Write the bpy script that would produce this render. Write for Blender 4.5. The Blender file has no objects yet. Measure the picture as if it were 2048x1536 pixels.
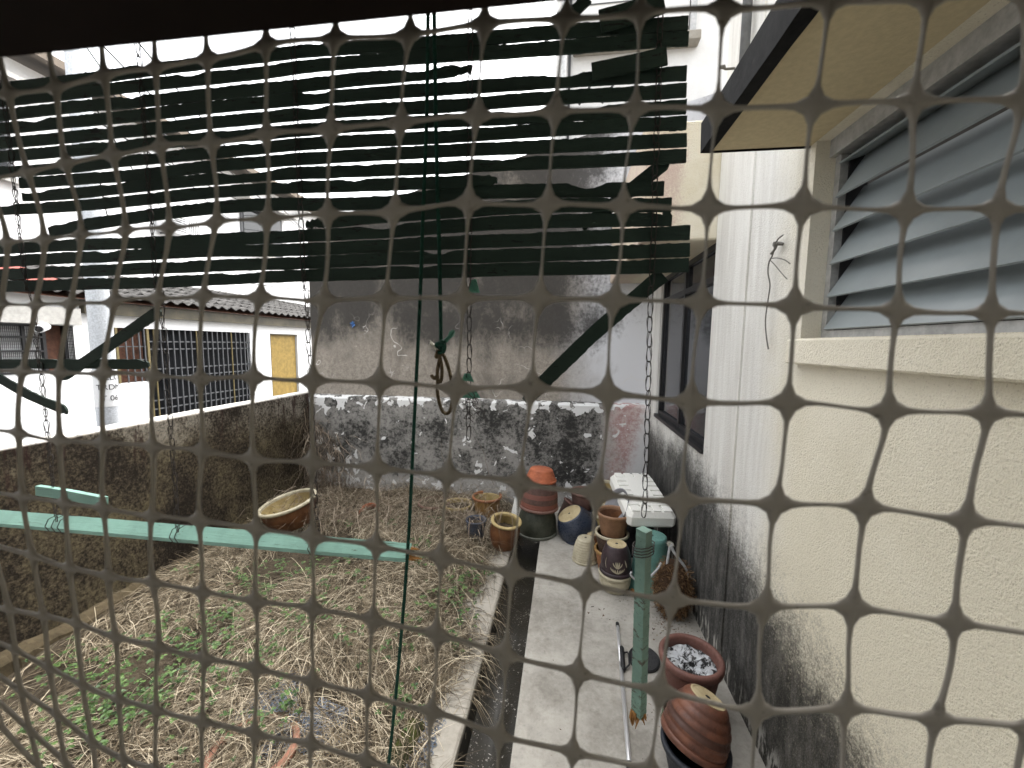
import bpy, math, random
import numpy as np
from mathutils import Vector, Matrix, noise

R = math.radians
random.seed(7)
sc = bpy.context.scene
col = sc.collection

# ------------------------------------------------------------------ camera
PXW, PXF, EYE = 2048.0, 795.0, 2.2
YAW, PITCH, ROLL = R(7.6), R(5.7), R(0.7)
fw = Vector((-math.sin(YAW) * math.cos(PITCH), math.cos(YAW) * math.cos(PITCH), -math.sin(PITCH)))
_r = fw.cross(Vector((0, 0, 1))).normalized()
_u = _r.cross(fw)
cr = _r * math.cos(ROLL) + _u * math.sin(ROLL)
cu = -_r * math.sin(ROLL) + _u * math.cos(ROLL)
EYEP = Vector((0, 0, EYE))
cam_d = bpy.data.cameras.new('camera')
cam = bpy.data.objects.new('camera', cam_d)
col.objects.link(cam)
cam.matrix_world = Matrix(((cr.x, cu.x, -fw.x, 0), (cr.y, cu.y, -fw.y, 0), (cr.z, cu.z, -fw.z, EYE), (0, 0, 0, 1)))
cam_d.sensor_width = 36
cam_d.lens = 36 * PXF / PXW
cam_d.clip_start = 0.01
cam_d.clip_end = 400
cam_d.dof.use_dof = True
cam_d.dof.focus_distance = 3.2
cam_d.dof.aperture_fstop = 7.0
sc.camera = cam

# ------------------------------------------------------------------ sky, sun, exposure
SUN_EL, SUN_AZ = R(60), R(35)          # azimuth from +Y towards +X
world = bpy.data.worlds.new('World')
sc.world = world
world.use_nodes = True
wn, wl = world.node_tree.nodes, world.node_tree.links
bg = wn['Background']
sky = wn.new('ShaderNodeTexSky')
sky.sky_type = 'NISHITA'
sky.sun_disc = False
sky.sun_elevation = SUN_EL
sky.sun_rotation = SUN_AZ
sky.air_density = 1.5
sky.dust_density = 6.0
hs = wn.new('ShaderNodeHueSaturation')
hs.inputs['Saturation'].default_value = 0.12
hs.inputs['Value'].default_value = 1.0
wl.new(sky.outputs[0], hs.inputs['Color'])
wl.new(hs.outputs[0], bg.inputs['Color'])
bg.inputs['Strength'].default_value = 0.15
sl = bpy.data.lights.new('sun', 'SUN')
sl.energy = 0.6
sl.angle = R(25)
sl.color = (1.0, 0.97, 0.92)
so = bpy.data.objects.new('sun', sl)
col.objects.link(so)
sd = Vector((math.sin(SUN_AZ) * math.cos(SUN_EL), math.cos(SUN_AZ) * math.cos(SUN_EL), math.sin(SUN_EL)))
so.rotation_euler = sd.to_track_quat('Z', 'Y').to_euler()
so.location = (-6, 8, 12)
sc.view_settings.view_transform = 'Standard'
sc.view_settings.look = 'None'
sc.view_settings.gamma = 1
sc.view_settings.use_curve_mapping = False
sc.cycles.max_bounces = 6
sc.cycles.diffuse_bounces = 3
sc.cycles.glossy_bounces = 2
sc.view_settings.exposure = 2.28

# ------------------------------------------------------------------ pixel -> place (photo is 2048 x 1536)
def ray(px, py):
    return fw + cr * ((px - 1024) / PXF) - cu * ((py - 768) / PXF)
def onx(px, py, x):
    d = ray(px, py); return EYEP + d * (x / d.x)
def ony(px, py, y):
    d = ray(px, py); return EYEP + d * (y / d.y)
def onz(px, py, z=0.0):
    d = ray(px, py); return EYEP + d * ((z - EYE) / d.z)
def kpx(p):
    return (Vector(p) - EYEP).dot(fw) / PXF

# ------------------------------------------------------------------ mesh helpers
XF = {}
def tag(o, label=None, cat=None, group=None, kind=None):
    if label: o['label'] = label
    if cat: o['category'] = cat
    if group: o['group'] = group
    if kind: o['kind'] = kind
    return o
def empty(name, loc=(0, 0, 0), rot=None, label=None, cat=None, group=None):
    o = bpy.data.objects.new(name, None)
    col.objects.link(o)
    o.empty_display_size = 0.05
    m = Matrix.Translation(Vector(loc))
    if rot is not None:
        m = m @ (rot.to_4x4() if isinstance(rot, Matrix) else Matrix.Rotation(rot, 4, 'Z'))
    o.matrix_world = m
    XF[o.name] = m
    tag(o, label, cat, group)
    return o
class MB:
    def __init__(s):
        s.v = []; s.f = []
    def add(s, vs, fs):
        b = len(s.v); s.v += [Vector(p) for p in vs]; s.f += [tuple(i + b for i in q) for q in fs]; return s
    def box(s, a, b, bev=0.0):
        x0, y0, z0 = [min(p, q) for p, q in zip(a, b)]; x1, y1, z1 = [max(p, q) for p, q in zip(a, b)]
        if bev <= 0:
            return s.add([(x0, y0, z0), (x1, y0, z0), (x1, y1, z0), (x0, y1, z0), (x0, y0, z1), (x1, y0, z1), (x1, y1, z1), (x0, y1, z1)],
                         [(0, 3, 2, 1), (4, 5, 6, 7), (0, 1, 5, 4), (1, 2, 6, 5), (2, 3, 7, 6), (3, 0, 4, 7)])
        vs = []
        for z, i in ((z0, bev), (z0 + bev, 0), (z1 - bev, 0), (z1, bev)):
            c = bev
            vs += [(x0 + i + c, y0 + i, z), (x1 - i - c, y0 + i, z), (x1 - i, y0 + i + c, z), (x1 - i, y1 - i - c, z),
                   (x1 - i - c, y1 - i, z), (x0 + i + c, y1 - i, z), (x0 + i, y1 - i - c, z), (x0 + i, y0 + i + c, z)]
        fs = [tuple(range(7, -1, -1)), tuple(range(24, 32))]
        for k in range(3):
            for j in range(8):
                fs.append((k * 8 + j, k * 8 + (j + 1) % 8, k * 8 + 8 + (j + 1) % 8, k * 8 + 8 + j))
        return s.add(vs, fs)
    def beam(s, p, q, w, h, up=(0, 0, 1)):
        p, q = Vector(p), Vector(q); d = (q - p).normalized(); up = Vector(up)
        a = d.cross(up)
        if a.length < 1e-4: a = d.cross(Vector((1, 0, 0)))
        a.normalize(); b = a.cross(d)
        vs = [e + a * (sx * w / 2) + b * (sy * h / 2) for e in (p, q) for sx, sy in ((-1, -1), (1, -1), (1, 1), (-1, 1))]
        return s.add(vs, [(0, 1, 2, 3), (7, 6, 5, 4), (0, 4, 5, 1), (1, 5, 6, 2), (2, 6, 7, 3), (3, 7, 4, 0)])
    def tube(s, pts, r, n=6, closed=False):
        pts = [Vector(p) for p in pts]; m = len(pts); vs = []; prev = None
        for i, p in enumerate(pts):
            if closed: t = (pts[(i + 1) % m] - pts[i - 1])
            else: t = pts[min(i + 1, m - 1)] - pts[max(i - 1, 0)]
            t.normalize()
            if prev is None:
                a = t.cross(Vector((0, 0, 1)))
                if a.length < 0.1: a = t.cross(Vector((1, 0, 0)))
            else: a = prev - t * prev.dot(t)
            a.normalize(); prev = a; b = t.cross(a)
            rr = r[i] if isinstance(r, (list, tuple)) else r
            vs += [p + (a * math.cos(2 * math.pi * k / n) + b * math.sin(2 * math.pi * k / n)) * rr for k in range(n)]
        fs = []
        for i in range(m if closed else m - 1):
            j = (i + 1) % m
            for k in range(n):
                fs.append((i * n + k, i * n + (k + 1) % n, j * n + (k + 1) % n, j * n + k))
        if not closed:
            fs += [tuple(range(n - 1, -1, -1)), tuple((m - 1) * n + k for k in range(n))]
        return s.add(vs, fs)
    def lathe(s, prof, n=40, cap0=True, cap1=True, wob=0.0, seed=0):
        vs = []; m = len(prof)
        for i, (r, z) in enumerate(prof):
            for k in range(n):
                a = 2 * math.pi * k / n
                q = r * (1 + wob * noise.noise((math.cos(a) * 2 + seed, math.sin(a) * 2, z * 6)))
                vs.append((q * math.cos(a), q * math.sin(a), z))
        fs = [(i * n + k, i * n + (k + 1) % n, (i + 1) * n + (k + 1) % n, (i + 1) * n + k) for i in range(m - 1) for k in range(n)]
        if cap0: fs.append(tuple(range(n - 1, -1, -1)))
        if cap1: fs.append(tuple((m - 1) * n + k for k in range(n)))
        return s.add(vs, fs)
    def build(s, name, mat, parent=None, world=True, smooth=False, origin=None):
        me = bpy.data.meshes.new(name)
        vs = s.v
        pm = XF.get(parent.name) if parent else None
        if parent and world and pm is not None:
            inv = pm.inverted(); vs = [inv @ p for p in vs]
        off = None
        if origin is not None and parent is None:
            off = Vector(origin); vs = [p - off for p in vs]
        me.from_pydata([tuple(p) for p in vs], [], s.f)
        me.update()
        if smooth: me.polygons.foreach_set('use_smooth', [True] * len(me.polygons))
        if mat: me.materials.append(mat)
        o = bpy.data.objects.new(name, me)
        col.objects.link(o)
        if off is not None: o.location = off
        if parent:
            o.parent = parent
            XF[o.name] = pm if pm is not None else Matrix.Identity(4)
        else:
            XF[o.name] = Matrix.Translation(off) if off is not None else Matrix.Identity(4)
        return o
def inst(o, name, parent=None, m=None):
    c = bpy.data.objects.new(name, o.data)
    col.objects.link(c)
    if parent: c.parent = parent
    if m is not None: c.matrix_local = m
    return c
def struct(name, mb, mat, smooth=False):
    return tag(mb.build(name, mat, smooth=smooth), kind='structure')

# ------------------------------------------------------------------ materials
class NM:
    def __init__(s, name, rough=0.8, spec=0.3):
        s.m = bpy.data.materials.new(name); s.m.use_nodes = True
        s.n = s.m.node_tree.nodes; s.l = s.m.node_tree.links
        s.b = s.n['Principled BSDF']; s.b.inputs['Roughness'].default_value = rough
        s.b.inputs['Specular IOR Level'].default_value = spec
        s._p = None
    def pos(s, obj=False):
        if obj:
            return s.n.new('ShaderNodeTexCoord').outputs['Object']
        return s.n.new('ShaderNodeNewGeometry').outputs['Position']
    def sep(s, v):
        q = s.n.new('ShaderNodeSeparateXYZ'); s.l.new(v, q.inputs[0]); return q.outputs
    def scale(s, v, sc3):
        q = s.n.new('ShaderNodeMapping'); q.inputs['Scale'].default_value = sc3; s.l.new(v, q.inputs['Vector']); return q.outputs[0]
    def noise(s, v, scale, detail=6, rough=0.6, dist=0.0):
        q = s.n.new('ShaderNodeTexNoise'); q.inputs['Scale'].default_value = scale; q.inputs['Detail'].default_value = detail
        q.inputs['Roughness'].default_value = rough; q.inputs['Distortion'].default_value = dist
        s.l.new(v, q.inputs['Vector']); return q.outputs['Fac']
    def voro(s, v, scale, feat='DISTANCE_TO_EDGE'):
        q = s.n.new('ShaderNodeTexVoronoi'); q.feature = feat; q.inputs['Scale'].default_value = scale
        s.l.new(v, q.inputs['Vector']); return q.outputs['Distance']
    def step(s, f, a, b, lo=0.0, hi=1.0):
        q = s.n.new('ShaderNodeMapRange'); q.interpolation_type = 'SMOOTHSTEP'
        s._in(q.inputs['Value'], f)
        q.inputs['From Min'].default_value = a; q.inputs['From Max'].default_value = b
        q.inputs['To Min'].default_value = lo; q.inputs['To Max'].default_value = hi
        return q.outputs[0]
    def _in(s, sock, v):
        if isinstance(v, (int, float)): sock.default_value = v
        elif isinstance(v, (tuple, list)): sock.default_value = (*v, 1) if len(v) == 3 else v
        else: s.l.new(v, sock)
    def math(s, op, a, b=0.0):
        q = s.n.new('ShaderNodeMath'); q.operation = op; s._in(q.inputs[0], a); s._in(q.inputs[1], b); return q.outputs[0]
    def mul(s, a, b): return s.math('MULTIPLY', a, b)
    def addv(s, a, b): return s.math('ADD', a, b)
    def mix(s, f, a, b, mode='MIX'):
        q = s.n.new('ShaderNodeMix'); q.data_type = 'RGBA'; q.blend_type = mode
        s._in(q.inputs['Factor'], f); s._in(q.inputs['A'], a); s._in(q.inputs['B'], b); return q.outputs['Result']
    def island(s):
        return s.n.new('ShaderNodeNewGeometry').outputs['Random Per Island']
    def rnd(s):
        return s.n.new('ShaderNodeObjectInfo').outputs['Random']
    def col(s, c): s._in(s.b.inputs['Base Color'], c); return s
    def rough(s, c): s._in(s.b.inputs['Roughness'], c); return s
    def bump(s, h, strength=0.3, dist=0.01):
        q = s.n.new('ShaderNodeBump'); q.inputs['Strength'].default_value = strength; q.inputs['Distance'].default_value = dist
        s.l.new(h, q.inputs['Height']); s.l.new(q.outputs[0], s.b.inputs['Normal']); return s

def plain(name, c, rough=0.7, spec=0.3, metal=0.0, var=0.25, scale=18, obj=True, bump=0.0):
    m = NM(name, rough, spec); p = m.pos(obj)
    f = m.noise(p, scale, 6, 0.65)
    c2 = tuple(v * (1 - var) for v in c)
    m.col(m.mix(m.step(f, 0.3, 0.7), c2, c))
    m.b.inputs['Metallic'].default_value = metal
    if bump: m.bump(m.noise(p, scale * 3, 5), bump, 0.004)
    return m.m
M = {}

# right hand house: rough cast cream render, mould rising from the path
def m_render(name, mould=True, hood=False):
    m = NM(name, 0.9, 0.15); p = m.pos(); x, y, z = m.sep(p)
    big = m.noise(p, 1.3, 4); fine = m.noise(p, 60, 3, 0.6); grit = m.noise(p, 165, 3, 0.55)
    cream = m.mix(m.step(big, 0.35, 0.65), (0.74, 0.685, 0.545), (0.82, 0.765, 0.63))
    far = m.step(m.addv(y, m.mul(big, 0.5)), 2.2, 2.75)
    white = m.mix(m.step(m.noise(m.scale(p, (2, 6, 0.5)), 2.0, 6), 0.35, 0.7), (0.80, 0.79, 0.75), (0.66, 0.64, 0.60))
    c = m.mix(far, cream, white)
    pit = m.step(grit, 0.60, 0.72)
    c = m.mix(m.mul(pit, 0.42), c, (0.26, 0.21, 0.14))
    # rust coloured drip along the joint
    drip = m.mul(m.step(m.math('ABSOLUTE', m.addv(y, -2.68)), 0.0, 0.02, 1, 0), m.step(z, 0.9, 2.0, 0.55, 0.15))
    c = m.mix(drip, c, (0.50, 0.40, 0.22))
    if hood:
        pk = m.noise(p, 3.0, 6, 0.7); gr_ = m.noise(p, 70, 5, 0.75)
        c = m.mix(m.step(pk, .3, .7), (0.66, 0.59, 0.44), (0.74, 0.69, 0.57))
        sd1 = m.addv(m.step(x, 1.0, 0.75, 0.0, 0.55), m.addv(m.mul(m.addv(pk, -.5), .9), m.mul(m.addv(gr_, -.5), .9)))
        c = m.mix(m.mul(m.step(sd1, .30, .75), .6), c, (0.42, 0.25, 0.23))
    if mould:
        st = m.noise(m.scale(p, (1, 1, 0.30)), 5, 8, 0.7)
        fn = m.noise(m.scale(p, (1, 1, 0.5)), 38, 8, 0.75)
        sp = m.noise(p, 95, 6, 0.8); st = m.noise(p, 2.2, 6, 0.65); stv = m.noise(m.scale(p, (1, 1, 0.22)), 14, 5, 0.7)
        lvl = m.addv(m.addv(m.mul(y, 0.26), 0.38), m.mul(m.addv(st, -0.5), 0.7))
        lvl = m.addv(lvl, m.mul(m.addv(stv, -0.5), 0.16))
        lvl = m.addv(lvl, m.step(y, 3.6, 4.6, 0.0, -0.5))
        mask = m.step(m.math('SUBTRACT', lvl, z), -0.42, 0.34)
        mask = m.step(m.addv(mask, m.addv(m.mul(m.addv(sp, -0.5), 1.9), m.mul(m.addv(m.noise(p, 26, 7, 0.75), -0.5), 0.7))), 0.10, 1.0)
        c = m.mix(m.mul(mask, 0.97), c, m.mix(m.step(m.addv(m.mul(sp, .6), m.mul(stv, .4)), 0.45, 0.62), (0.010, 0.010, 0.010), (0.11, 0.105, 0.095)))
        # pale flaked foot
        foot = m.mul(m.step(z, 0.22, 0.10), m.step(m.noise(m.scale(p, (1, 4, 1)), 6, 6), 0.5, 0.6))
        c = m.mix(m.mul(foot, 0.7), c, (0.55, 0.53, 0.48))
    m.col(c)
    m.bump(m.addv(m.mul(fine, 0.5), m.mul(grit, 0.8)), 0.8, 0.011)
    return m.m
M['render'] = m_render('rough_cast_render')
M['hood'] = m_render('stained_hood_render', False, True)

def m_tall():
    m = NM('stained_plaster', 0.92, 0.15); p = m.pos(); x, y, z = m.sep(p)
    big = m.noise(p, 0.9, 5); st = m.noise(m.scale(p, (1.5, 2, 0.8)), 1.3, 10, 0.74, 0.4); fine = m.noise(p, 22, 8, 0.75)
    fine2 = m.noise(p, 55, 6, 0.8)
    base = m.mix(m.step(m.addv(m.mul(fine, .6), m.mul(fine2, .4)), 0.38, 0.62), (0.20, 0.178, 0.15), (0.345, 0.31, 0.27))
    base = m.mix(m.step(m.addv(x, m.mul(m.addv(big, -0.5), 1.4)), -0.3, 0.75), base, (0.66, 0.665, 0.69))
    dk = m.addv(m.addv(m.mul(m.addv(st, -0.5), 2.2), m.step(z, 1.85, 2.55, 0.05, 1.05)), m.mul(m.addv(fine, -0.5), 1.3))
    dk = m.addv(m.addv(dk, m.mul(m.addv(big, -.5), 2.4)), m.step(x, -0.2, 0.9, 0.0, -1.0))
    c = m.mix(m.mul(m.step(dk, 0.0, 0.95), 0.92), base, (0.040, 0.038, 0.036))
    # dark drip below ledge height
    low = m.mul(m.step(z, 2.2, 1.6), m.step(st, 0.5, 0.62))
    c = m.mix(m.mul(low, 0.5), c, (0.15, 0.13, 0.115))
    # pale crack repairs
    wp = m.n.new('ShaderNodeVectorMath'); wp.operation = 'ADD'
    nz = m.n.new('ShaderNodeTexNoise'); nz.inputs['Scale'].default_value = 3; m.l.new(p, nz.inputs['Vector'])
    m.l.new(p, wp.inputs[0]); m.l.new(nz.outputs['Color'], wp.inputs[1])
    ed = m.voro(wp.outputs[0], 1.7)
    cr_ = m.mul(m.step(ed, 0.013, 0.003), m.mul(m.step(m.noise(p, 1.7, 2), 0.52, 0.62), m.step(z, 2.7, 2.3)))
    c = m.mix(m.mul(cr_, 0.85), c, (0.66, 0.63, 0.60))
    m.col(c); m.bump(fine, 0.25, 0.01); return m.m
M['tall'] = m_tall()

def m_lower():
    m = NM('mouldy_plaster', 0.95, 0.1); p = m.pos(); x, y, z = m.sep(p)
    n1 = m.noise(p, 2.2, 9, 0.72); n2 = m.noise(p, 19, 9, 0.82); n3 = m.noise(p, 7.5, 3, 0.5, 0.6)
    base = m.mix(m.step(n2, 0.3, 0.7), (0.24, 0.23, 0.215), (0.47, 0.455, 0.43))
    base = m.mix(m.step(m.addv(x, m.mul(m.addv(n1, -0.5), 0.8)), 0.45, 0.8), base, m.mix(m.step(n2, 0.4, 0.6), (0.42, 0.26, 0.25), (0.56, 0.46, 0.44)))
    base = m.mix(m.step(m.addv(m.addv(x, m.mul(m.addv(n2, -.5), .35)), m.mul(m.addv(z, -0.9), -0.2)), 0.80, 1.02), base, (0.70, 0.69, 0.69))
    dk = m.addv(m.mul(m.addv(n1, -0.5), 1.9), m.mul(m.addv(n2, -0.5), 2.6))
    dk = m.addv(dk, m.step(x, 0.25, 0.85, 0.10, -0.75))
    dk = m.addv(dk, m.step(z, 0.42, 0.16, 0.0, -0.7))
    dk = m.addv(dk, m.step(m.math('ABSOLUTE', m.addv(x, -0.2)), 0.7, 0.1, 0.0, 0.22))
    c = m.mix(m.mul(m.step(dk, -0.27, 0.46), 0.96), base, (0.024, 0.024, 0.023))
    # flaked patches of white paint: along the top, in the left half and at the foot
    pk = m.addv(m.addv(n3, m.step(z, 1.22, 1.40, 0.0, 0.135)), m.step(z, 0.55, 0.25, 0.0, 0.08))
    pk = m.addv(pk, m.step(x, -2.2, -3.4, 0.0, 0.05))
    pk = m.addv(pk, m.mul(m.addv(n2, -0.5), 0.12))
    c = m.mix(m.step(pk, 0.655, 0.675), c, m.mix(n2, (0.62, 0.62, 0.62), (0.80, 0.80, 0.79)))
    m.col(c); m.bump(m.addv(n2, m.mul(m.step(pk, 0.655, 0.675), 0.6)), 0.4, 0.012); return m.m
M['lower'] = m_lower()

def m_left():
    m = NM('dark_mossy_plaster', 0.95, 0.1); p = m.pos(); x, y, z = m.sep(p)
    n1 = m.noise(p, 1.7, 8, 0.7); n2 = m.noise(p, 34, 10, 0.85); st = m.noise(m.scale(p, (1, 4, 0.5)), 2.4, 7, 0.7)
    base = m.mix(m.step(n1, 0.35, 0.65), (0.085, 0.066, 0.048), (0.12, 0.10, 0.06))
    up = m.step(m.addv(m.addv(z, m.mul(y, 0.10)), m.mul(m.addv(n1, -0.5), 1.6)), 1.45, 2.1)
    base = m.mix(up, base, (0.27, 0.245, 0.21))
    sp = m.step(m.addv(m.mul(n2, 1.0), m.mul(m.addv(n1, -0.5), 0.5)), 0.41, 0.63)
    c = m.mix(sp, (0.016, 0.013, 0.010), base)
    drip = m.mul(m.step(st, 0.54, 0.62), m.step(z, 1.0, 1.35))
    c = m.mix(m.mul(drip, 0.85), c, (0.028, 0.014, 0.012))
    c = m.mix(m.mul(m.mul(m.step(n2, 0.60, 0.66), m.step(n1, .4, .65)), 0.45), c, (0.38, 0.35, 0.29))
    tops = m.mul(m.step(z, 1.455, 1.475), m.step(n2, 0.38, 0.46))
    c = m.mix(tops, c, (0.62, 0.60, 0.56))
    m.col(c); m.bump(n2, 0.5, 0.015); return m.m
M['left'] = m_left()

def m_concrete(name, a, b, speck=0.5):
    m = NM(name, 0.9, 0.2); p = m.pos()
    n1 = m.noise(p, 1.8, 8, 0.7); n2 = m.noise(p, 30, 8, 0.75); n3 = m.noise(p, 9, 5, 0.6)
    c = m.mix(m.step(m.addv(m.mul(n1, 0.7), m.mul(n2, 0.3)), 0.35, 0.62), a, b)
    c = m.mix(m.mul(m.step(m.addv(m.mul(n2, .5), m.addv(m.mul(n3, .5), m.mul(n1, 0.5))), 0.76, 0.98), speck), c, tuple(v * 0.3 for v in a))
    c = m.mix(m.mul(m.step(n2, 0.62, 0.70), 0.4 * speck), c, (0.12, 0.11, 0.10))
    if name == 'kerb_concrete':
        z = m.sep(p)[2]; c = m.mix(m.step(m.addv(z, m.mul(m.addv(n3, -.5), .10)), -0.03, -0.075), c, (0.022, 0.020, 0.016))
    m.col(c); m.bump(n2, 0.25, 0.006); return m.m
M['path'] = m_concrete('path_concrete', (0.205, 0.19, 0.165), (0.40, 0.38, 0.34))
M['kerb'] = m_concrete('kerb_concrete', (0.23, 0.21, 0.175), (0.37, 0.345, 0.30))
M['footing'] = m_concrete('footing_concrete', (0.016, 0.012, 0.007), (0.085, 0.066, 0.038), 0.8)
M['drain'] = m_concrete('drain_concrete', (0.06, 0.055, 0.045), (0.11, 0.10, 0.085), 0.3)
def m_drain_bed():
    m = NM('drain_sludge', 0.35, 0.5); p = m.pos()
    n2 = m.noise(p, 55, 6, 0.7); n1 = m.noise(p, 4, 5)
    c = m.mix(n1, (0.010, 0.009, 0.006), (0.03, 0.025, 0.016))
    c = m.mix(m.step(m.addv(n2, m.mul(m.addv(n1, -.5), .3)), 0.62, 0.66), c, (0.50, 0.48, 0.43))
    m.col(c); m.bump(n2, 0.4, 0.01); return m.m
M['sludge'] = m_drain_bed()
def m_soil():
    m = NM('garden_soil', 0.95, 0.1); p = m.pos()
    n1 = m.noise(p, 3, 8, 0.7); n2 = m.noise(p, 45, 8, 0.75)
    c = m.mix(m.step(n2, 0.35, 0.65), (0.022, 0.017, 0.012), (0.08, 0.065, 0.045))
    c = m.mix(m.mul(m.step(n1, 0.5, 0.65), 0.6), c, (0.10, 0.08, 0.055))
    m.col(c); m.bump(n2, 0.8, 0.02); return m.m
M['soil'] = m_soil()
M['ground'] = m_concrete('bare_ground', (0.14, 0.12, 0.10), (0.22, 0.20, 0.17))
M['road'] = m_concrete('lane_asphalt', (0.05, 0.05, 0.05), (0.09, 0.088, 0.085))

def m_straw(name, cols, rough=0.75):
    m = NM(name, rough, 0.25); i = m.island()
    c = m.mix(m.step(i, 0.0, 0.45), cols[0], cols[1]); c = m.mix(m.step(i, 0.55, 1.0), c, cols[2])
    m.col(c)
    return m.m
M['straw'] = m_straw('dry_straw', [(0.022, 0.016, 0.010), (0.15, 0.116, 0.074), (0.52, 0.45, 0.33)])
M['vine'] = m_straw('dry_vine', [(0.07, 0.05, 0.035), (0.19, 0.145, 0.105), (0.42, 0.35, 0.27)])
M['weed'] = m_straw('weed_leaves', [(0.02, 0.042, 0.012), (0.048, 0.09, 0.024), (0.095, 0.155, 0.045)], 0.5)
M['coir'] = m_straw('coir_fibre', [(0.06, 0.03, 0.014), (0.15, 0.085, 0.04), (0.30, 0.19, 0.10)])
M['grit'] = m_straw('loose_grit', [(0.06, 0.045, 0.035), (0.16, 0.10, 0.07), (0.30, 0.26, 0.2)])

def m_paint(name, paint, bare, amount=0.42, rough=0.55, dark=(0.02, 0.018, 0.015)):
    m = NM(name, rough, 0.3); p = m.pos()
    n = m.noise(m.scale(p, (0.5, 1, 2.5)), 28, 8, 0.75); g = m.noise(m.scale(p, (0.25, 3, 5)), 40, 6, 0.7)
    n3 = m.noise(p, 5, 6, 0.7)
    c = m.mix(m.step(n3, 0.3, 0.7), tuple(v * 0.72 for v in paint), paint)
    c = m.mix(m.step(m.addv(n, m.mul(m.addv(n3, -0.5), 0.5)), 0.66 - amount * 0.1, 0.70 - amount * 0.1), c, bare)
    c = m.mix(m.mul(m.step(g, 0.62, 0.68), 0.7), c, dark)
    m.col(c); m.bump(m.addv(n, g), 0.35, 0.003); return m.m
M['slat'] = m_paint('flaking_dark_green_paint', (0.022, 0.041, 0.031), (0.010, 0.011, 0.009), 0.55, 0.8)
M['rail'] = m_paint('flaking_mint_paint', (0.24, 0.43, 0.36), (0.10, 0.15, 0.12), 0.5)
M['rail_old'] = m_paint('stained_mint_paint', (0.15, 0.245, 0.20), (0.06, 0.055, 0.04), 0.8)
M['splinter'] = plain('broken_wood', (0.34, 0.17, 0.06), 0.85, 0.1, var=0.5, scale=60)
M['wire'] = plain('rusty_wire', (0.035, 0.028, 0.024), 0.6, 0.3, var=0.4, scale=90)
M['wall_wire'] = plain('galvanised_wire', (0.17, 0.16, 0.14), 0.55, 0.4, metal=0.3, scale=90)
M['rope'] = plain('green_rope', (0.014, 0.062, 0.042), 0.8, 0.2, var=0.45, scale=120)
M['rope_end'] = plain('frayed_green_fibre', (0.10, 0.27, 0.20), 0.8, 0.2)
M['rope_old'] = plain('weathered_rope', (0.16, 0.125, 0.08), 0.9, 0.1, var=0.6, scale=150)
M['rope_white'] = plain('frayed_white_fibre', (0.62, 0.60, 0.52), 0.9, 0.1)
M['beam'] = plain('dark_timber', (0.018, 0.012, 0.010), 0.9, 0.1, scale=8, obj=False)
def m_net():
    m = NM('grey_brown_plastic', 0.6, 0.35); p = m.pos()
    n1 = m.noise(p, 30, 6, 0.7); n2 = m.noise(p, 120, 5, 0.7)
    c = m.mix(n1, (0.235, 0.215, 0.185), (0.345, 0.32, 0.28))
    c = m.mix(m.mul(m.step(n2, 0.6, 0.7), 0.5), c, (0.05, 0.042, 0.035))
    m.col(c); return m.m
M['net'] = m_net()

# ================================================================== the setting
XR, XL, YB, YT = 1.10, -3.68, 5.28, 5.42
struct('ground', MB().add([(-80, -60, -0.42), (80, -60, -0.42), (80, 120, -0.42), (-80, 120, -0.42)], [(0, 1, 2, 3)]), M['ground'])
struct('road', MB().box((-7.48, -12, -0.40), (-3.90, 30, -0.02)), M['road'])
struct('path', MB().box((-0.235, 0.05, -0.40), (XR + 0.02, YB + 0.01, 0.0), 0.006), M['path'])
kerb = MB()
ny = 60
prev = None
for i in range(ny + 1):
    y = 0.3 + (YB - 0.3) * i / ny
    j = 0.006 * noise.noise((y * 5, 1, 0)); j2 = 0.012 * noise.noise((y * 4, 7, 0)); jz = 0.006 * noise.noise((y * 6, 3, 3))
    kerb.v += [Vector((-0.83 + j2, y, -0.40)), Vector((-0.83 + j2, y, -0.012 + jz)), Vector((-0.545 + j, y, 0.0 + jz)), Vector((-0.53 + j, y, -0.012 + jz)), Vector((-0.53, y, -0.40))]
    if i:
        b = (i - 1) * 5
        kerb.f += [(b + k, b + k + 1, b + k + 6, b + k + 5) for k in range(4)]
kerb.f += [(4, 3, 2, 1, 0), tuple(ny * 5 + k for k in range(5))]
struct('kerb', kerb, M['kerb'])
dr = MB(); nx_, nyy = 6, 90
for i in range(nyy + 1):
    for k in range(nx_ + 1):
        y = 0.3 + (YB - 0.3) * i / nyy; x = -0.53 + 0.295 * k / nx_
        dr.v.append(Vector((x, y, -0.30 + 0.035 * noise.noise((x * 6, y * 2.5, 0)) + 0.04 * abs(k - 3) / 3)))
for i in range(nyy):
    for k in range(nx_):
        b = i * (nx_ + 1) + k
        dr.f.append((b, b + 1, b + nx_ + 2, b + nx_ + 1))
struct('drain', dr, M['sludge'], True)
def gz(x, y):
    e = min(1.0, max(0.0, (-0.62 - x) / 0.35))
    w = min(1.0, max(0.0, (x - XL) / 0.5))
    return -0.03 + e * (0.035 + 0.05 * noise.noise((x * 0.9, y * 0.9, 0)) + 0.03 * noise.noise((x * 2.7, y * 2.7, 5))) + 0.06 * max(0, (y - 4.2)) * e
so_ = MB(); GX, GY = 90, 110
for i in range(GY + 1):
    for k in range(GX + 1):
        x = XL - 0.02 + (-0.80 - XL + 0.02) * k / GX; y = 0.2 + (YB - 0.2) * i / GY
        so_.v.append(Vector((x, y, gz(x, y) + 0.012 * noise.noise((x * 14, y * 14, 2)))))
for i in range(GY):
    for k in range(GX):
        b = i * (GX + 1) + k
        so_.f.append((b, b + 1, b + GX + 2, b + GX + 1))
struct('garden_soil', so_, M['soil'], True)

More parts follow.
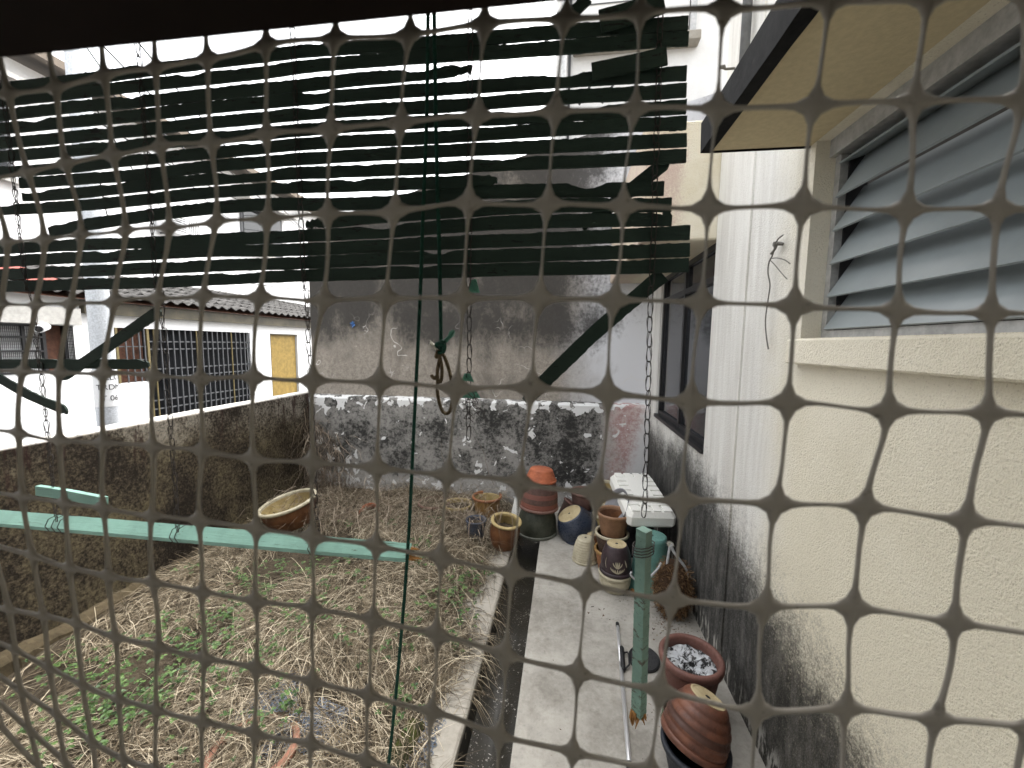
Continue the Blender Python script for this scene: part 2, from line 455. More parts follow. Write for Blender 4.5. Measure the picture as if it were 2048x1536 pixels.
# boundary wall on the left with its rough footing
lw = empty('boundary_wall', (XL - 0.07, 2.0, 0), label='low dark mossy boundary wall between the weedy garden and the lane', cat='wall')
mb = MB(); n = 80; prof_n = 0
for i in range(n + 1):
    y = -4.0 + (YB + 0.12 + 4.0) * i / n; a = 0.006 * noise.noise((y * 3, 0, 0)); b = 0.006 * noise.noise((y * 7, 4, 0))
    mb.v += [Vector((XL, y, -0.4)), Vector((XL, y, 0.7 + a)), Vector((XL + 0.004 + a, y, 1.455 + b)), Vector((XL - 0.012, y, 1.478 + b)), Vector((XL - 0.14, y, 1.480 + b)), Vector((XL - 0.15, y, 1.45)), Vector((XL - 0.15, y, -0.4))]
    if i:
        q = (i - 1) * 7
        mb.f += [(q + k, q + k + 7, q + k + 8, q + k + 1) for k in range(6)]
mb.f += [tuple(range(7)), tuple(n * 7 + 6 - k for k in range(7))]
mb.build('wall_body', M['left'], lw)
mb = MB(); n = 120
for i in range(n + 1):
    y = 0.3 + (4.7 - 0.3) * i / n
    w = 0.07 + 0.05 * noise.noise((y * 3.1, 2, 0)) + 0.03 * noise.noise((y * 11, 2, 0)); h = 0.075 + 0.06 * noise.noise((y * 2.3, 8, 0)) + 0.03 * noise.noise((y * 13, 5, 0))
    mb.v += [Vector((XL - 0.01, y, h + 0.02)), Vector((XL + w * 0.55, y, h * 0.95 + 0.01 * noise.noise((y * 23, 1, 1)))), Vector((XL + w, y, h * 0.55 + 0.01 * noise.noise((y * 19, 1, 4)))), Vector((XL + w * 1.15, y, -0.06))]
    if i:
        q = (i - 1) * 4
        mb.f += [(q + k, q + k + 4, q + k + 5, q + k + 1) for k in range(3)]
mb.build('footing', M['footing'], lw)

# back: thick lower wall with a tall gable wall rising behind it
bw = MB(); n = 70
for i in range(n + 1):
    x = XL + 0.001 + (XR + 0.05 - XL) * i / n; a = 0.008 * noise.noise((x * 3, 9, 0))
    bw.v += [Vector((x, YB, -0.4)), Vector((x, YB, 1.40 + a)), Vector((x, YB + 0.02, 1.425 + a)), Vector((x, YT + 0.02, 1.44 + a)), Vector((x, YT + 0.02, -0.4))]
    if i:
        q = (i - 1) * 5
        bw.f += [(q + k, q + k + 1, q + k + 6, q + k + 5) for k in range(4)]
tag(bw.build('back_wall', M['lower'], origin=(-1.3, YB, 0)), 'thick lower back wall mottled with black mould and flaked white paint', 'wall')
gw = MB()
def gtop(x): return 3.84 + (x + 3.70) * 0.262
pts = [(-3.70, YT, 0.5), (1.9, YT, 0.5), (1.9, YT, gtop(1.9)), (-3.70, YT, gtop(-3.70))]
gw.add(pts + [(x, y + 0.14, z) for x, y, z in pts], [(0, 1, 2, 3), (7, 6, 5, 4), (3, 2, 6, 7), (0, 3, 7, 4), (1, 5, 6, 2)])
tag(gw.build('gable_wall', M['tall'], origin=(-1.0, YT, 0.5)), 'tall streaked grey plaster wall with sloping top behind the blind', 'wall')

# ------------------------------------------------------------------ right hand house
M['alu'] = plain('weathered_aluminium', (0.50, 0.50, 0.49), 0.5, 0.4, metal=0.4, var=0.3, scale=25)
M['louvre'] = plain('frosted_louvre_glass', (0.27, 0.305, 0.315), 0.3, 0.5, var=0.10, scale=6)
M['black_alu'] = plain('black_aluminium', (0.018, 0.018, 0.02), 0.4, 0.5)
M['tint'] = plain('tinted_glass', (0.022, 0.024, 0.028), 0.06, 0.6, var=0.3)
M['fascia'] = m_concrete('blackened_fascia', (0.003, 0.003, 0.003), (0.018, 0.0175, 0.017), 0.5)
M['indoor'] = plain('indoor_paint', (0.10, 0.095, 0.09), 0.9)
hr = empty('cream_house', (XR + 0.1, 2.0, 0), label='cream rough cast house with louvre window along the right of the path', cat='house')
LY0, LY1, LZ0, LZ1 = 0.22, 2.06, 2.245, 3.13
w = MB()
w.box((XR, -3.0, -0.4), (XR + 0.20, 3.25, LZ0))
w.box((XR, LY1, LZ0), (XR + 0.20, 3.25, LZ1))
w.box((XR, -3.0, LZ0), (XR + 0.20, LY0, LZ1))
w.box((XR, -3.0, LZ1), (XR + 0.20, 3.25, 6.2))
w.box((XR, 3.25, -0.4), (XR + 0.20, YB + 0.3, 1.375))
w.box((XR, 4.96, 1.375), (XR + 0.20, YB + 0.3, 3.0))
w.build('wall', M['render'], hr)
MB().box((XR + 0.9, -3, -0.3), (XR + 1.0, 5.6, 6.0)).build('inner_wall', M['indoor'], hr)
MB().box((XR - 0.012, 2.665, 0.0), (XR, 2.673, 5.6)).build('joint_bead', M['render'], hr)
MB().box((XR - 0.055, -2.0, 2.125), (XR - 0.001, 2.075, 2.240), 0.008).build('sill_band', M['render'], hr)
M['soffit'] = plain('yellowed_soffit_paint', (0.62, 0.52, 0.33), .9, .1, var=.12, scale=40, obj=False, bump=.4)
can = MB().box((XR - 0.435, -2.5, 3.128), (XR - 0.001, 2.10, 3.215)).build('canopy', M['soffit'], hr)
fb = MB(); n = 40
for i in range(n + 1):
    y = -2.5 + 4.606 * i / n; a = 0.006 * noise.noise((y * 9, 0, 0)); b = 0.006 * noise.noise((y * 6, 3, 0))
    fb.v += [Vector((XR - 0.438 + a, y, 3.118 + b)), Vector((XR - 0.486 + b, y, 3.122 + a)), Vector((XR - 0.488 + a, y, 3.255 + b)), Vector((XR - 0.438, y, 3.258))]
    if i:
        q = (i - 1) * 4
        fb.f += [(q + k, q + (k + 1) % 4, q + 4 + (k + 1) % 4, q + 4 + k) for k in range(4)]
fb.f += [(3, 2, 1, 0), tuple(n * 4 + k for k in range(4))]
fb.build('fascia', M['fascia'], can)
MB().box((XR - 0.44, 2.102, 3.122), (XR - 0.002, 2.112, 3.222)).build('fascia_end', M['fascia'], can)
# louvre window: two panels
XW = XR + 0.088
lwn = MB()
lwn.box((XW, LY0, LZ0), (XW + 0.05, LY1, LZ0 + 0.035)); lwn.box((XW - .03, LY0, LZ1 - 0.075), (XW + 0.05, LY1, LZ1 - .001))
for y in (LY0, 1.125, LY1 - 0.035): lwn.box((XW - 0.002, y, LZ0 + 0.035), (XW + 0.052, y + 0.035, LZ1 - 0.076))
lf = lwn.build('louvre_window', M['alu'], hr)
for y0, y1 in ((LY0 + 0.036, 1.124), (1.161, LY1 - 0.036)):
    for k in range(6):
        z = LZ0 + 0.040 + k * 0.1455
        a = Vector((XW - 0.012, 0, z)); b = Vector((XW + 0.100, 0, min(z + 0.188, LZ1 - 0.08)))
        t = Vector((-0.88, 0, 0.47)).normalized() * 0.0045
        vs = []
        for y in (y0 + 0.004, y1 - 0.004):
            vs += [a - t + Vector((0, y, 0)), b - t + Vector((0, y, 0)), b + t + Vector((0, y, 0)), a + t + Vector((0, y, 0))]
        MB().add(vs, [(0, 1, 2, 3), (7, 6, 5, 4), (0, 4, 5, 1), (1, 5, 6, 2), (2, 6, 7, 3), (3, 7, 4, 0)]).build('louvre_blade', M['louvre'], lf)
    for y in (y0, y1 - 0.004):
        MB().box((XW + 0.03, y - 0.001, LZ0 + 0.036), (XW + 0.11, y + 0.0035, LZ1 - 0.077)).build('blade_carrier', M['black_alu'], lf)
# dark sliding window with top light, deep hood over it
DY0, DY1, DZ0, DZ1 = 3.25, 4.96, 1.375, 3.0
xd = XR + 0.03
f = MB()
f.box((xd, DY0, DZ0), (xd + 0.07, DY1, DZ0 + 0.06)); f.box((xd, DY0, DZ1 - 0.05), (xd + 0.07, DY1, DZ1)); f.box((xd - 0.002, DY0, 2.70), (xd + 0.068, DY1, 2.75))
for y in (DY0, 4.08, DY1 - 0.05): f.box((xd - 0.003, y, DZ0 + 0.002), (xd + 0.069, y + 0.05, DZ1 - 0.002))
f.box((xd - 0.05, DY0 + 0.001, DZ0 - 0.02), (xd - 0.004, DY1 - 0.001, DZ0 + 0.015))
dw = f.build('sliding_window', M['black_alu'], hr)
for y0, y1 in ((3.30, 4.08), (4.13, 4.91)):
    MB().box((xd + 0.028, y0, DZ0 + 0.06), (xd + 0.036, y1, 2.70)).build('pane', M['tint'], dw)
    MB().box((xd + 0.028, y0, 2.75), (xd + 0.036, y1, DZ1 - 0.05)).build('pane', M['tint'], dw)
hood = MB().box((0.552, 3.255, 3.003), (XR + 0.2, YT - 0.003, 3.86), 0.012)
hood.build('window_hood', M['hood'], hr)
M['pipe'] = plain('grey_pipe', (0.15, 0.155, 0.16), 0.5, 0.4)
MB().tube([(XR - 0.045, 2.83, 3.85), (XR - 0.045, 2.83, 5.8)], 0.028, 12).build('downpipe', M['pipe'], hr, smooth=True)
MB().tube([(XR - 0.0, 3.10, 4.10), (XR - 0.06, 3.10, 4.10), (XR - 0.07, 3.10, 4.115), (XR - 0.10, 3.10, 4.115)], [0.008, 0.008, 0.014, 0.012], 8).build('pipe_stub', M['wall_wire'], hr, smooth=True)

# upper storey of the next house behind the gable wall
M['white_wall'] = m_concrete('white_wall_paint', (0.70, 0.695, 0.68), (0.80, 0.795, 0.78), 0.15)
nh = empty('neighbour_house', (2.0, 6.4, 0), label='upper storey of white house with shuttered window behind the gable wall', cat='house')
MB().box((-0.25, 6.2, 0), (6, 12, 9.5)).build('wall', M['white_wall'], nh)
MB().tube([(-0.12, 6.14, 0.1), (-0.12, 6.14, 9.2)], 0.055, 12).build('downpipe', M['alu'], nh, smooth=True)
MB().box((-0.07, 6.15, 4.6), (-0.03, 6.197, 9.0)).build('corner_strip', M['black_alu'], nh)
sh = MB().box((0.05, 6.13, 6.55), (1.55, 6.197, 8.4)).build('shutter', M['white_wall'], nh)
for k in range(6): MB().box((0.07, 6.118, 6.62 + k * 0.3), (1.40, 6.129, 6.632 + k * 0.3)).build('shutter_groove', M['pipe'], sh)
MB().box((1.56, 6.10, 6.43), (1.64, 6.196, 8.5)).build('window_frame', M['alu'], nh)
MB().box((0.0, 6.02, 6.30), (1.69, 6.196, 6.42), 0.01).build('window_sill', M['kerb'], nh)
for k in range(4):
    MB().beam((0.1 + 0.32 * k, 6.08, 5.6), (0.32 + 0.32 * k, 6.08, 5.95), 0.02, 0.03).build('bracket', M['black_alu'], nh)

# ------------------------------------------------------------------ white house across the lane
XFc = -7.5
M['facade'] = m_concrete('white_facade', (0.74, 0.745, 0.755), (0.82, 0.825, 0.83), 0.12)
M['gold'] = plain('stained_gold_fascia', (0.085, 0.073, 0.045), 0.45, 0.4, var=0.6, scale=3, obj=False)
M['yellow_door'] = plain('faded_yellow_door', (0.28, 0.19, 0.05), 0.6, 0.3, var=0.35, scale=9, obj=False)
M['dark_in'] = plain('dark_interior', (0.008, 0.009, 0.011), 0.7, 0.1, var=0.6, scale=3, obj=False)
M['bar_grey'] = plain('grey_bar_paint', (0.10, 0.103, 0.11), 0.5, 0.3)
M['bar_yel'] = plain('yellow_bar_paint', (0.17, 0.135, 0.06), 0.5, 0.3)
M['tile'] = plain('weathered_roof_tile', (0.112, 0.108, 0.104), 0.9, 0.15, var=0.6, scale=9, obj=False, bump=0.3)
M['red_sheet'] = plain('red_metal_sheet', (0.30, 0.07, 0.05), 0.5, 0.4)
M['brown'] = plain('brown_timber', (0.10, 0.045, 0.028), 0.7, 0.2, var=0.5)
M['wb2'] = plain('grey_brown_eaves', (0.17, 0.14, 0.11), 0.8)
M['wb'] = plain('soffit_grey', (0.42, 0.41, 0.385), 0.8)
fh = empty('lane_house', (XFc - 1, 7.5, 0), label='single storey white house with grey tiled roof across the lane', cat='house')
W = MB()
def fw_box(y0, y1, z0, z1): W.box((XFc - 0.12, y0, z0), (XFc, y1, z1))
ya, yb, yc, yd_, ye, yf = 3.9, 5.20, 5.76, 6.30, 8.66, 9.31
yg = 10.36; ZT = 2.40
fw_box(0.5, ya, -0.1, 2.86); fw_box(ya, 5.20, -0.1, 1.70); fw_box(5.20, 5.76, -0.1, 2.86)
fw_box(5.76, 6.30, -0.1, 1.45); fw_box(6.30, 8.66, -0.1, 0.62); fw_box(8.66, yf, -0.1, 2.86); fw_box(yg, 14.0, -0.1, 2.86)
fw_box(ya, 5.20, ZT, 2.86); fw_box(5.76, 8.66, ZT, 2.86); fw_box(yf, yg, ZT, 2.86)
W.build('wall', M['facade'], fh)
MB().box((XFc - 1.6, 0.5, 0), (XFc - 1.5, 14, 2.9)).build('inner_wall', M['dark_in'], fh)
MB().box((XFc + 0.003, 5.30, 2.60), (XFc + 0.10, 12.5, 2.80)).build('fascia_board', M['gold'], fh)
MB().box((XFc + 0.004, 0.6, 2.41), (XFc + 0.14, 5.22, 2.66)).build('lintel_beam', M['wb'], fh)
dr_ = MB().box((XFc - 0.09, yf + 0.03, 0.0), (XFc - 0.05, yg - 0.03, ZT - 0.03)).build('door', M['yellow_door'], fh)
MB().box((XFc - 0.10, yf + 0.001, 0.0), (XFc - 0.004, yf + 0.029, ZT - 0.031)).build('door_frame', M['gold'], dr_)
MB().box((XFc - 0.10, yf + 0.002, ZT - 0.029), (XFc - 0.004, yg - 0.002, ZT - 0.001)).build('door_frame', M['gold'], dr_)
# barred window
gr = MB().box((XFc - 0.012, 6.27, 0.63), (XFc + 0.015, 6.31, ZT - 0.003)).build('window_grille', M['bar_yel'], fh)
nb = 19
bar = None
for k in range(nb):
    y = 6.40 + (8.60 - 6.40) * k / (nb - 1)
    MB().box((XFc - 0.004, y - 0.008, 0.63), (XFc + 0.016, y + 0.008, ZT - 0.003)).build('bar', M['bar_yel'] if k in (0, 7, 14) else M['bar_grey'], gr)
for z in (0.92, 1.08, 1.50, 1.66, 2.03, 2.17):
    MB().box((XFc - 0.022, 6.312, z - 0.012), (XFc - 0.0045, 8.655, z + 0.012)).build('bar', M['bar_grey'], gr)
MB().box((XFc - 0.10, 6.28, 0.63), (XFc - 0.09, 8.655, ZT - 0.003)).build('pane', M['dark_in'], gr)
gr2 = MB().box((XFc - 0.012, 5.765, 1.455), (XFc + 0.012, 5.80, ZT - 0.003)).build('window_grille', M['bar_yel'], fh)
for y in (5.92, 6.03, 6.14, 6.23): MB().box((XFc - 0.004, y - 0.009, 1.456), (XFc + 0.012, y + 0.009, ZT - 0.004)).build('bar', M['bar_grey'], gr2)
for z in (1.62, 1.85, 2.08): MB().box((XFc - 0.02, 5.801, z - 0.009), (XFc - 0.0045, 6.268, z + 0.009)).build('bar', M['bar_grey'], gr2)
MB().box((XFc - 0.10, 5.77, 1.456), (XFc - 0.09, 6.268, ZT - 0.003)).build('pane', M['brown'], gr2)
# mesh window, brown door and side mesh at the left end
mw = MB()
for y in (3.92, 4.36, 4.62, 4.84): mw.box((XFc - 0.02, y - 0.018, 1.71), (XFc + 0.012, y + 0.018, ZT))
for z in (1.72, 2.02, 2.22, 2.385): mw.box((XFc - 0.019, 3.91, z - 0.014), (XFc + 0.011, 4.83, z + 0.014))
mwo = mw.build('mesh_window', M['black_alu'], fh)
ms = MB()
for k in range(46): y = 3.92 + 0.02 + k * 0.02; ms.box((XFc - 0.031, y - 0.0022, 1.71), (XFc - 0.027, y + 0.0022, ZT))
for k in range(16): z = 1.74 + k * 0.042; ms.box((XFc - 0.034, 3.92, z - 0.002), (XFc - 0.030, 4.85, z + 0.002))
ms.build('wire_mesh', M['bar_grey'], mwo)
MB().box((XFc - 0.10, 3.9, 1.70), (XFc - 0.09, 4.86, ZT)).build('curtain', M['facade'], mwo)
MB().box((XFc - 0.08, 4.86, 1.701), (XFc - 0.06, 5.08, ZT)).build('brown_shutter', M['brown'], fh)
ms = MB()
for k in range(7): y = 5.085 + k * 0.018; ms.box((XFc - 0.008, y - 0.003, 1.701), (XFc - 0.002, y + 0.003, ZT))
for k in range(16): z = 1.73 + k * 0.043; ms.box((XFc - 0.015, 5.082, z - 0.003), (XFc - 0.0085, 5.199, z + 0.003))
ms.build('side_mesh', M['black_alu'], fh)
# tiled roof: every tile a wave with a drop at its lower edge
RX0, RZ0, RX1 = XFc + 0.20, 2.86, -9.5
RS = 0.30                                   # rise per metre
rf = MB().add([(RX0 - 0.02, 3.2, RZ0 - 0.05), (RX0 - 0.02, 13.6, RZ0 - 0.05), (RX1, 13.6, RZ0 - 0.05 + (RX0 - RX1) * RS), (RX1, 3.2, RZ0 - 0.05 + (RX0 - RX1) * RS)], [(0, 1, 2, 3)]).build('roof', M['brown'], fh)
TW, TL = 0.225, 0.36
tl = MB(); m8 = 8
for j, (u, zz) in enumerate(((0.0, 0.032), (0.0, 0.050), (TL + 0.05, 0.015))):
    for k in range(m8 + 1):
        a = k / m8
        tl.v.append(Vector((-u, a * TW, zz + 0.026 * math.cos(2 * math.pi * a) + u * RS)))
for j in range(2):
    for k in range(m8): q = j * (m8 + 1) + k; tl.f.append((q, q + 1, q + m8 + 2, q + m8 + 1))
t0 = tl.build('roof_tile', M['tile'], rf, world=False)
inv = XF[rf.name].inverted()
first = True
for r_ in range(6):
    for c in range(42):
        y = 3.9 + c * TW; x = RX0 - r_ * TL
        if c < 7 and 1 <= r_ <= 3 and 3 <= c: continue
        if y > 13.0: continue
        loc = Vector((x, y, RZ0 + r_ * TL * RS)) + Vector((random.uniform(-.008, .008), 0, random.uniform(0, .006)))
        mtx = inv @ Matrix.Translation(loc)
        if first: t0.matrix_local = mtx; first = False
        else: inst(t0, 'roof_tile', rf, mtx)
rs = MB(); ysh, ysh1 = 4.55, 5.45
for k in range(13):
    y = ysh + (ysh1 - ysh) * k / 12; dz = 0.02 if k % 2 else 0.0
    rs.v += [Vector((RX0 - 0.34, y, RZ0 + 0.34 * RS + 0.06 + dz)), Vector((RX0 - 1.5, y, RZ0 + 1.5 * RS + 0.06 + dz))]
    if k: rs.f.append((2 * k - 2, 2 * k, 2 * k + 1, 2 * k - 1))
rs.build('metal_sheet', M['red_sheet'], rf)
# two storey house behind
tb = empty('two_storey_house', (-10.5, 8, 0), label='tall white two storey house with brown eaves behind the tiled roof', cat='house')
MB().box((-12, -2, 0), (-9.52, 15.5, 6.95)).build('wall', M['facade'], tb)
r2 = MB().add([(-9.0, -3, 6.98), (-9.0, 16, 6.98), (-12.5, 16, 8.2), (-12.5, -3, 8.2), (-9.0, -3, 7.12), (-9.0, 16, 7.12), (-12.5, 16, 8.34), (-12.5, -3, 8.34)],
              [(0, 3, 2, 1), (4, 5, 6, 7), (0, 1, 5, 4), (1, 2, 6, 5), (2, 3, 7, 6), (3, 0, 4, 7)]).build('roof', M['wb2'], tb)
for (y0, y1, z0, z1) in ((10.9, 12.5, 5.0, 6.15), (5.2, 5.9, 5.0, 6.3)):
    wd = MB().box((-9.51, y0 - 0.06, z0 - 0.06), (-9.48, y1 + 0.06, z1 + 0.06)).build('window', M['bar_grey'], tb)
    h = (y1 - y0) / 2
    for q in range(2): MB().box((-9.479, y0 + q * h + 0.03, z0), (-9.465, y0 + (q + 1) * h - 0.03, z1)).build('pane', M['tint'], wd)
    MB().box((-9.50, y0 - 0.25, z1 + 0.10), (-9.0, y1 + 0.25, z1 + 0.18)).build('window_hood', M['wb'], wd)
    MB().box((-9.50, y0 - 0.15, z0 - 0.16), (-9.38, y1 + 0.15, z0 - 0.09)).build('sill', M['wb'], wd)
ac = empty('air_conditioner', (-9.3, 8.8, 4.70), label='white air conditioner box on the upper wall of the tall house', cat='air conditioner')
acb = MB().box((-9.50, 8.35, 4.72), (-9.22, 9.25, 5.22), 0.02).build('casing', M['facade'], ac)
for k in range(7): MB().box((-9.219, 8.45, 4.80 + k * 0.05), (-9.21, 8.85, 4.815 + k * 0.05)).build('grille_slat', M['bar_grey'], acb)
for k in range(6): MB().box((-9.219, 8.93 + k * 0.05, 4.78), (-9.211, 8.94 + k * 0.05, 5.15)).build('grille_slat', M['bar_grey'], acb)
MB().beam((-9.5, 8.45, 4.70), (-9.24, 8.45, 4.70), 0.03, 0.03).build('bracket', M['bar_grey'], ac)
MB().beam((-9.5, 9.15, 4.70), (-9.24, 9.15, 4.70), 0.03, 0.03).build('bracket', M['bar_grey'], ac)
# security camera under the lintel
cc = empty('security_camera', (XFc + 0.1, 4.70, 2.36), label='white bullet security camera under the lintel of the lane house', cat='camera')
pA = Vector((XFc + 0.34, 4.58, 2.33)); pB = Vector((XFc + 0.12, 4.80, 2.37))
MB().tube([pA, pA.lerp(pB, .05), pB], [0.05, 0.055, 0.05], 14).build('housing', M['facade'], cc, smooth=False)
MB().tube([pA + (pA - pB) * .02, pA + (pA - pB) * .03], [0.04, 0.04], 14).build('lens', M['black_alu'], cc)
MB().tube([pB, (XFc + 0.1, 4.80, 2.46)], 0.015, 6).build('bracket', M['bar_grey'], cc)

# ------------------------------------------------------------------ lamp pole in the lane
M['galv'] = plain('galvanised_steel', (0.60, 0.63, 0.67), 0.45, 0.5, metal=0.15, var=0.35, scale=70)
M['label_white'] = plain('white_paint_band', (0.74, 0.75, 0.76), 0.6, 0.3, var=0.1)
M['ink'] = plain('black_stencil', (0.02, 0.02, 0.025), 0.7, 0.2)
PX, PY = -5.2, 3.86
pr = 0.098
pl = empty('lamp_pole', (PX, PY, -0.02), label='galvanised steel lamp pole with black stencilled lettering standing in the lane', cat='pole')
MB().lathe([(pr * 1.08, 0), (pr * 1.04, 1.3), (pr, 2.4), (pr * 0.95, 4), (pr * 0.8, 8.5)], 24).build('shaft', M['galv'], pl, world=False, smooth=True)
bd = MB().lathe([(pr * 1.045 + 0.002, 1.46), (pr * 1.03 + 0.002, 1.88)], 24, False, False).build('label_band', M['label_white'], pl, world=False, smooth=True)
def pole_text(txt, z, size):
    cu_ = bpy.data.curves.new('t', 'FONT'); cu_.body = txt; cu_.size = size; cu_.align_x = 'CENTER'; cu_.extrude = 0
    to = bpy.data.objects.new('t', cu_); col.objects.link(to)
    bpy.context.view_layer.update()
    me = to.evaluated_get(bpy.context.evaluated_depsgraph_get()).to_mesh()
    vs = [v.co.copy() for v in me.vertices]; fs = [tuple(p.vertices) for p in me.polygons]
    bpy.data.objects.remove(to)
    face = math.atan2(-PY, -PX) + R(17)
    rr = pr * 1.045 + 0.004
    mb = MB(); out = []
    for v in vs:
        a = face + v.x / rr
        out.append((rr * math.cos(a), rr * math.sin(a), z + v.y))
    mb.add(out, fs)
    mb.build('lettering', M['ink'], bd, world=False)
pole_text('TILLO', 1.765, 0.085); pole_text('TRDM', 1.655, 0.085); pole_text('T 06', 1.53, 0.085)
MB().tube([(0, 0, 7.9), (0.5, 0.1, 8.3), (1.2, 0.2, 8.4)], 0.04, 8).build('lamp_arm', M['galv'], pl, world=False, smooth=True)
MB().box((1.15, 0.08, 8.34), (1.75, 0.34, 8.46), 0.03).build('lamp_head', M['galv'], pl, world=False)
MB().box((-0.07, -0.02, 5.0), (0.07, 0.25, 5.06)).build('cable_bracket', M['black_alu'], pl, world=False)

cab = plain('black_cable', (0.012, 0.012, 0.012), 0.6)
def cable(a, b, sag, r, label):
    a, b = Vector(a), Vector(b); pts = []
    for i in range(25):
        t = i / 24; p = a.lerp(b, t); p.z -= sag * 4 * t * (1 - t); pts.append(p)
    tag(MB().tube(pts, r, 5).build('overhead_cable', cab, origin=pts[0], smooth=True), label, 'cable', 'overhead cables')
for i, (z, dx, r) in enumerate(((5.0, 0, .012), (4.55, .03, .009), (5.5, -.02, .009), (6.0, .02, .010))):
    cable((PX + .1 + dx, PY, z), (-8.96 + dx, 11.5 + i * 0.9, 6.7 - i * .35), 0.25, r, ('third highest', 'fourth highest', 'second highest', 'topmost')[i] + ' of the four cables running from the pole to the brown eaves')
for i, (z, r) in enumerate(((4.4, .009), (4.8, .007), (5.3, .007))):
    cable((PX + .1, PY, z), (-9.46, 7.4 + i * 1.6, 4.6 + .5 * i), 0.3, r, ('lower', 'middle', 'upper')[i] + ' of three thin cables running from the pole to the tall white wall')
for i, (z, r) in enumerate(((3.9, .012), (4.3, .009))):
    cable((-9.46, 10.0 + i, z), (-4.6, 22, z + 1.5), 0.5, r, ('lower', 'upper')[i] + ' of the two cables running along the lane behind the gable wall')

# ================================================================== pots and clutter
def glaze(name, c, c2, rough=0.3, streak=0.5, scale=9, bands=None):
    c = tuple(v * .74 for v in c); c2 = tuple(v * .70 for v in c2)
    m = NM(name, rough, 0.5); p = m.pos(True); x, y, z = m.sep(p)
    n1 = m.noise(p, scale, 7, 0.7); n2 = m.noise(p, 60, 6, 0.75)
    cc = m.mix(m.step(n1, 0.35, 0.65), c2, c)
    cc = m.mix(m.mul(m.step(n2, 0.58, 0.68), streak), cc, tuple(v * 0.35 for v in c2))
    if bands:
        for z0, z1, bc in bands:
            cc = m.mix(m.mul(m.mul(m.step(z, z0 - .002, z0 + .002), m.step(z, z1 + .002, z1 - .002)), 0.9), cc, bc)
    m.col(cc); m.rough(m.step(n2, 0.3, 0.75, rough, min(0.95, rough + 0.45))); m.bump(n2, 0.12, 0.003)
    return m.m
G = {
    'olive': glaze('olive_glaze', (0.075, 0.080, 0.055), (0.045, 0.05, 0.034), 0.35),
    'olive_rim': glaze('pale_olive_rim', (0.20, 0.21, 0.17), (0.13, 0.135, 0.11), 0.4),
    'redbrown': glaze('red_brown_clay', (0.16, 0.085, 0.065), (0.10, 0.055, 0.045), 0.6, 0.7, bands=[(0.02, 0.09, (0.20, 0.07, 0.048)), (0.15, 0.205, (0.18, 0.07, 0.052))]),
    'terra': glaze('bright_terracotta', (0.58, 0.17, 0.075), (0.42, 0.12, 0.055), 0.6, 0.3),
    'pinkclay': glaze('old_pink_clay', (0.30, 0.165, 0.13), (0.20, 0.11, 0.09), 0.7, 0.7),
    'lilac': glaze('grey_lilac', (0.36, 0.36, 0.38), (0.28, 0.28, 0.30), 0.5, 0.3),
    'blue': glaze('blue_glaze', (0.044, 0.056, 0.088), (0.030, 0.040, 0.064), 0.16, 0.35),
    'blue2': glaze('dull_blue_plastic', (0.075, 0.088, 0.12), (0.05, 0.06, 0.085), 0.5, 0.6),
    'cream': glaze('cream_glaze', (0.66, 0.60, 0.44), (0.52, 0.46, 0.32), 0.35, 0.4),
    'yellow': glaze('yellow_ochre_glaze', (0.60, 0.47, 0.22), (0.46, 0.34, 0.14), 0.35, 0.5),
    'amber': glaze('amber_glaze', (0.44, 0.26, 0.09), (0.30, 0.16, 0.05), 0.3, 0.5),
    'brown': glaze('brown_glaze', (0.23, 0.095, 0.035), (0.13, 0.05, 0.02), 0.28, 0.6),
    'orange': glaze('orange_glaze', (0.40, 0.17, 0.07), (0.28, 0.11, 0.045), 0.3, 0.4),
    'tan': glaze('tan_glaze', (0.36, 0.195, 0.105), (0.27, 0.14, 0.075), 0.35, 0.4),
    'darkrib': glaze('dark_brown_glaze', (0.10, 0.055, 0.038), (0.05, 0.028, 0.02), 0.35, 0.5),
    'purple': glaze('dark_purple_glaze', (0.060, 0.036, 0.042), (0.035, 0.022, 0.026), 0.3, 0.3),
    'teal': glaze('teal_plastic', (0.17, 0.37, 0.32), (0.13, 0.29, 0.25), 0.45, 0.35),
    'plastic': glaze('terracotta_plastic', (0.225, 0.10, 0.077), (0.17, 0.075, 0.058), 0.5, 0.4),
    'bigbrown': glaze('ridged_brown_glaze', (0.23, 0.085, 0.045), (0.11, 0.042, 0.026), 0.35, 0.5, 7, bands=[(0.09, 0.125, (0.06, 0.026, 0.018)), (0.02, 0.04, (0.13, 0.05, 0.03))]),
    'base': glaze('unglazed_cream_base', (0.66, 0.55, 0.33), (0.50, 0.39, 0.21), 0.8, 0.7),
    'black': glaze('black_plastic', (0.014, 0.014, 0.016), (0.010, 0.010, 0.012), 0.45, 0.2),
    'blackblue': glaze('blue_black_plastic', (0.03, 0.036, 0.05), (0.02, 0.024, 0.035), 0.4, 0.3),
    'ash': glaze('silver_ash', (0.6, 0.61, 0.62), (0.02, 0.02, 0.02), 0.5, 0.0, 30),
}
def tilt(ax_deg, dir_deg):
    """lean by ax degrees so that the top moves towards compass direction dir (0 = +X, 90 = +Y)"""
    d = R(dir_deg); axis = Vector((-math.sin(d), math.cos(d), 0))
    return Matrix.Rotation(R(ax_deg), 3, axis)
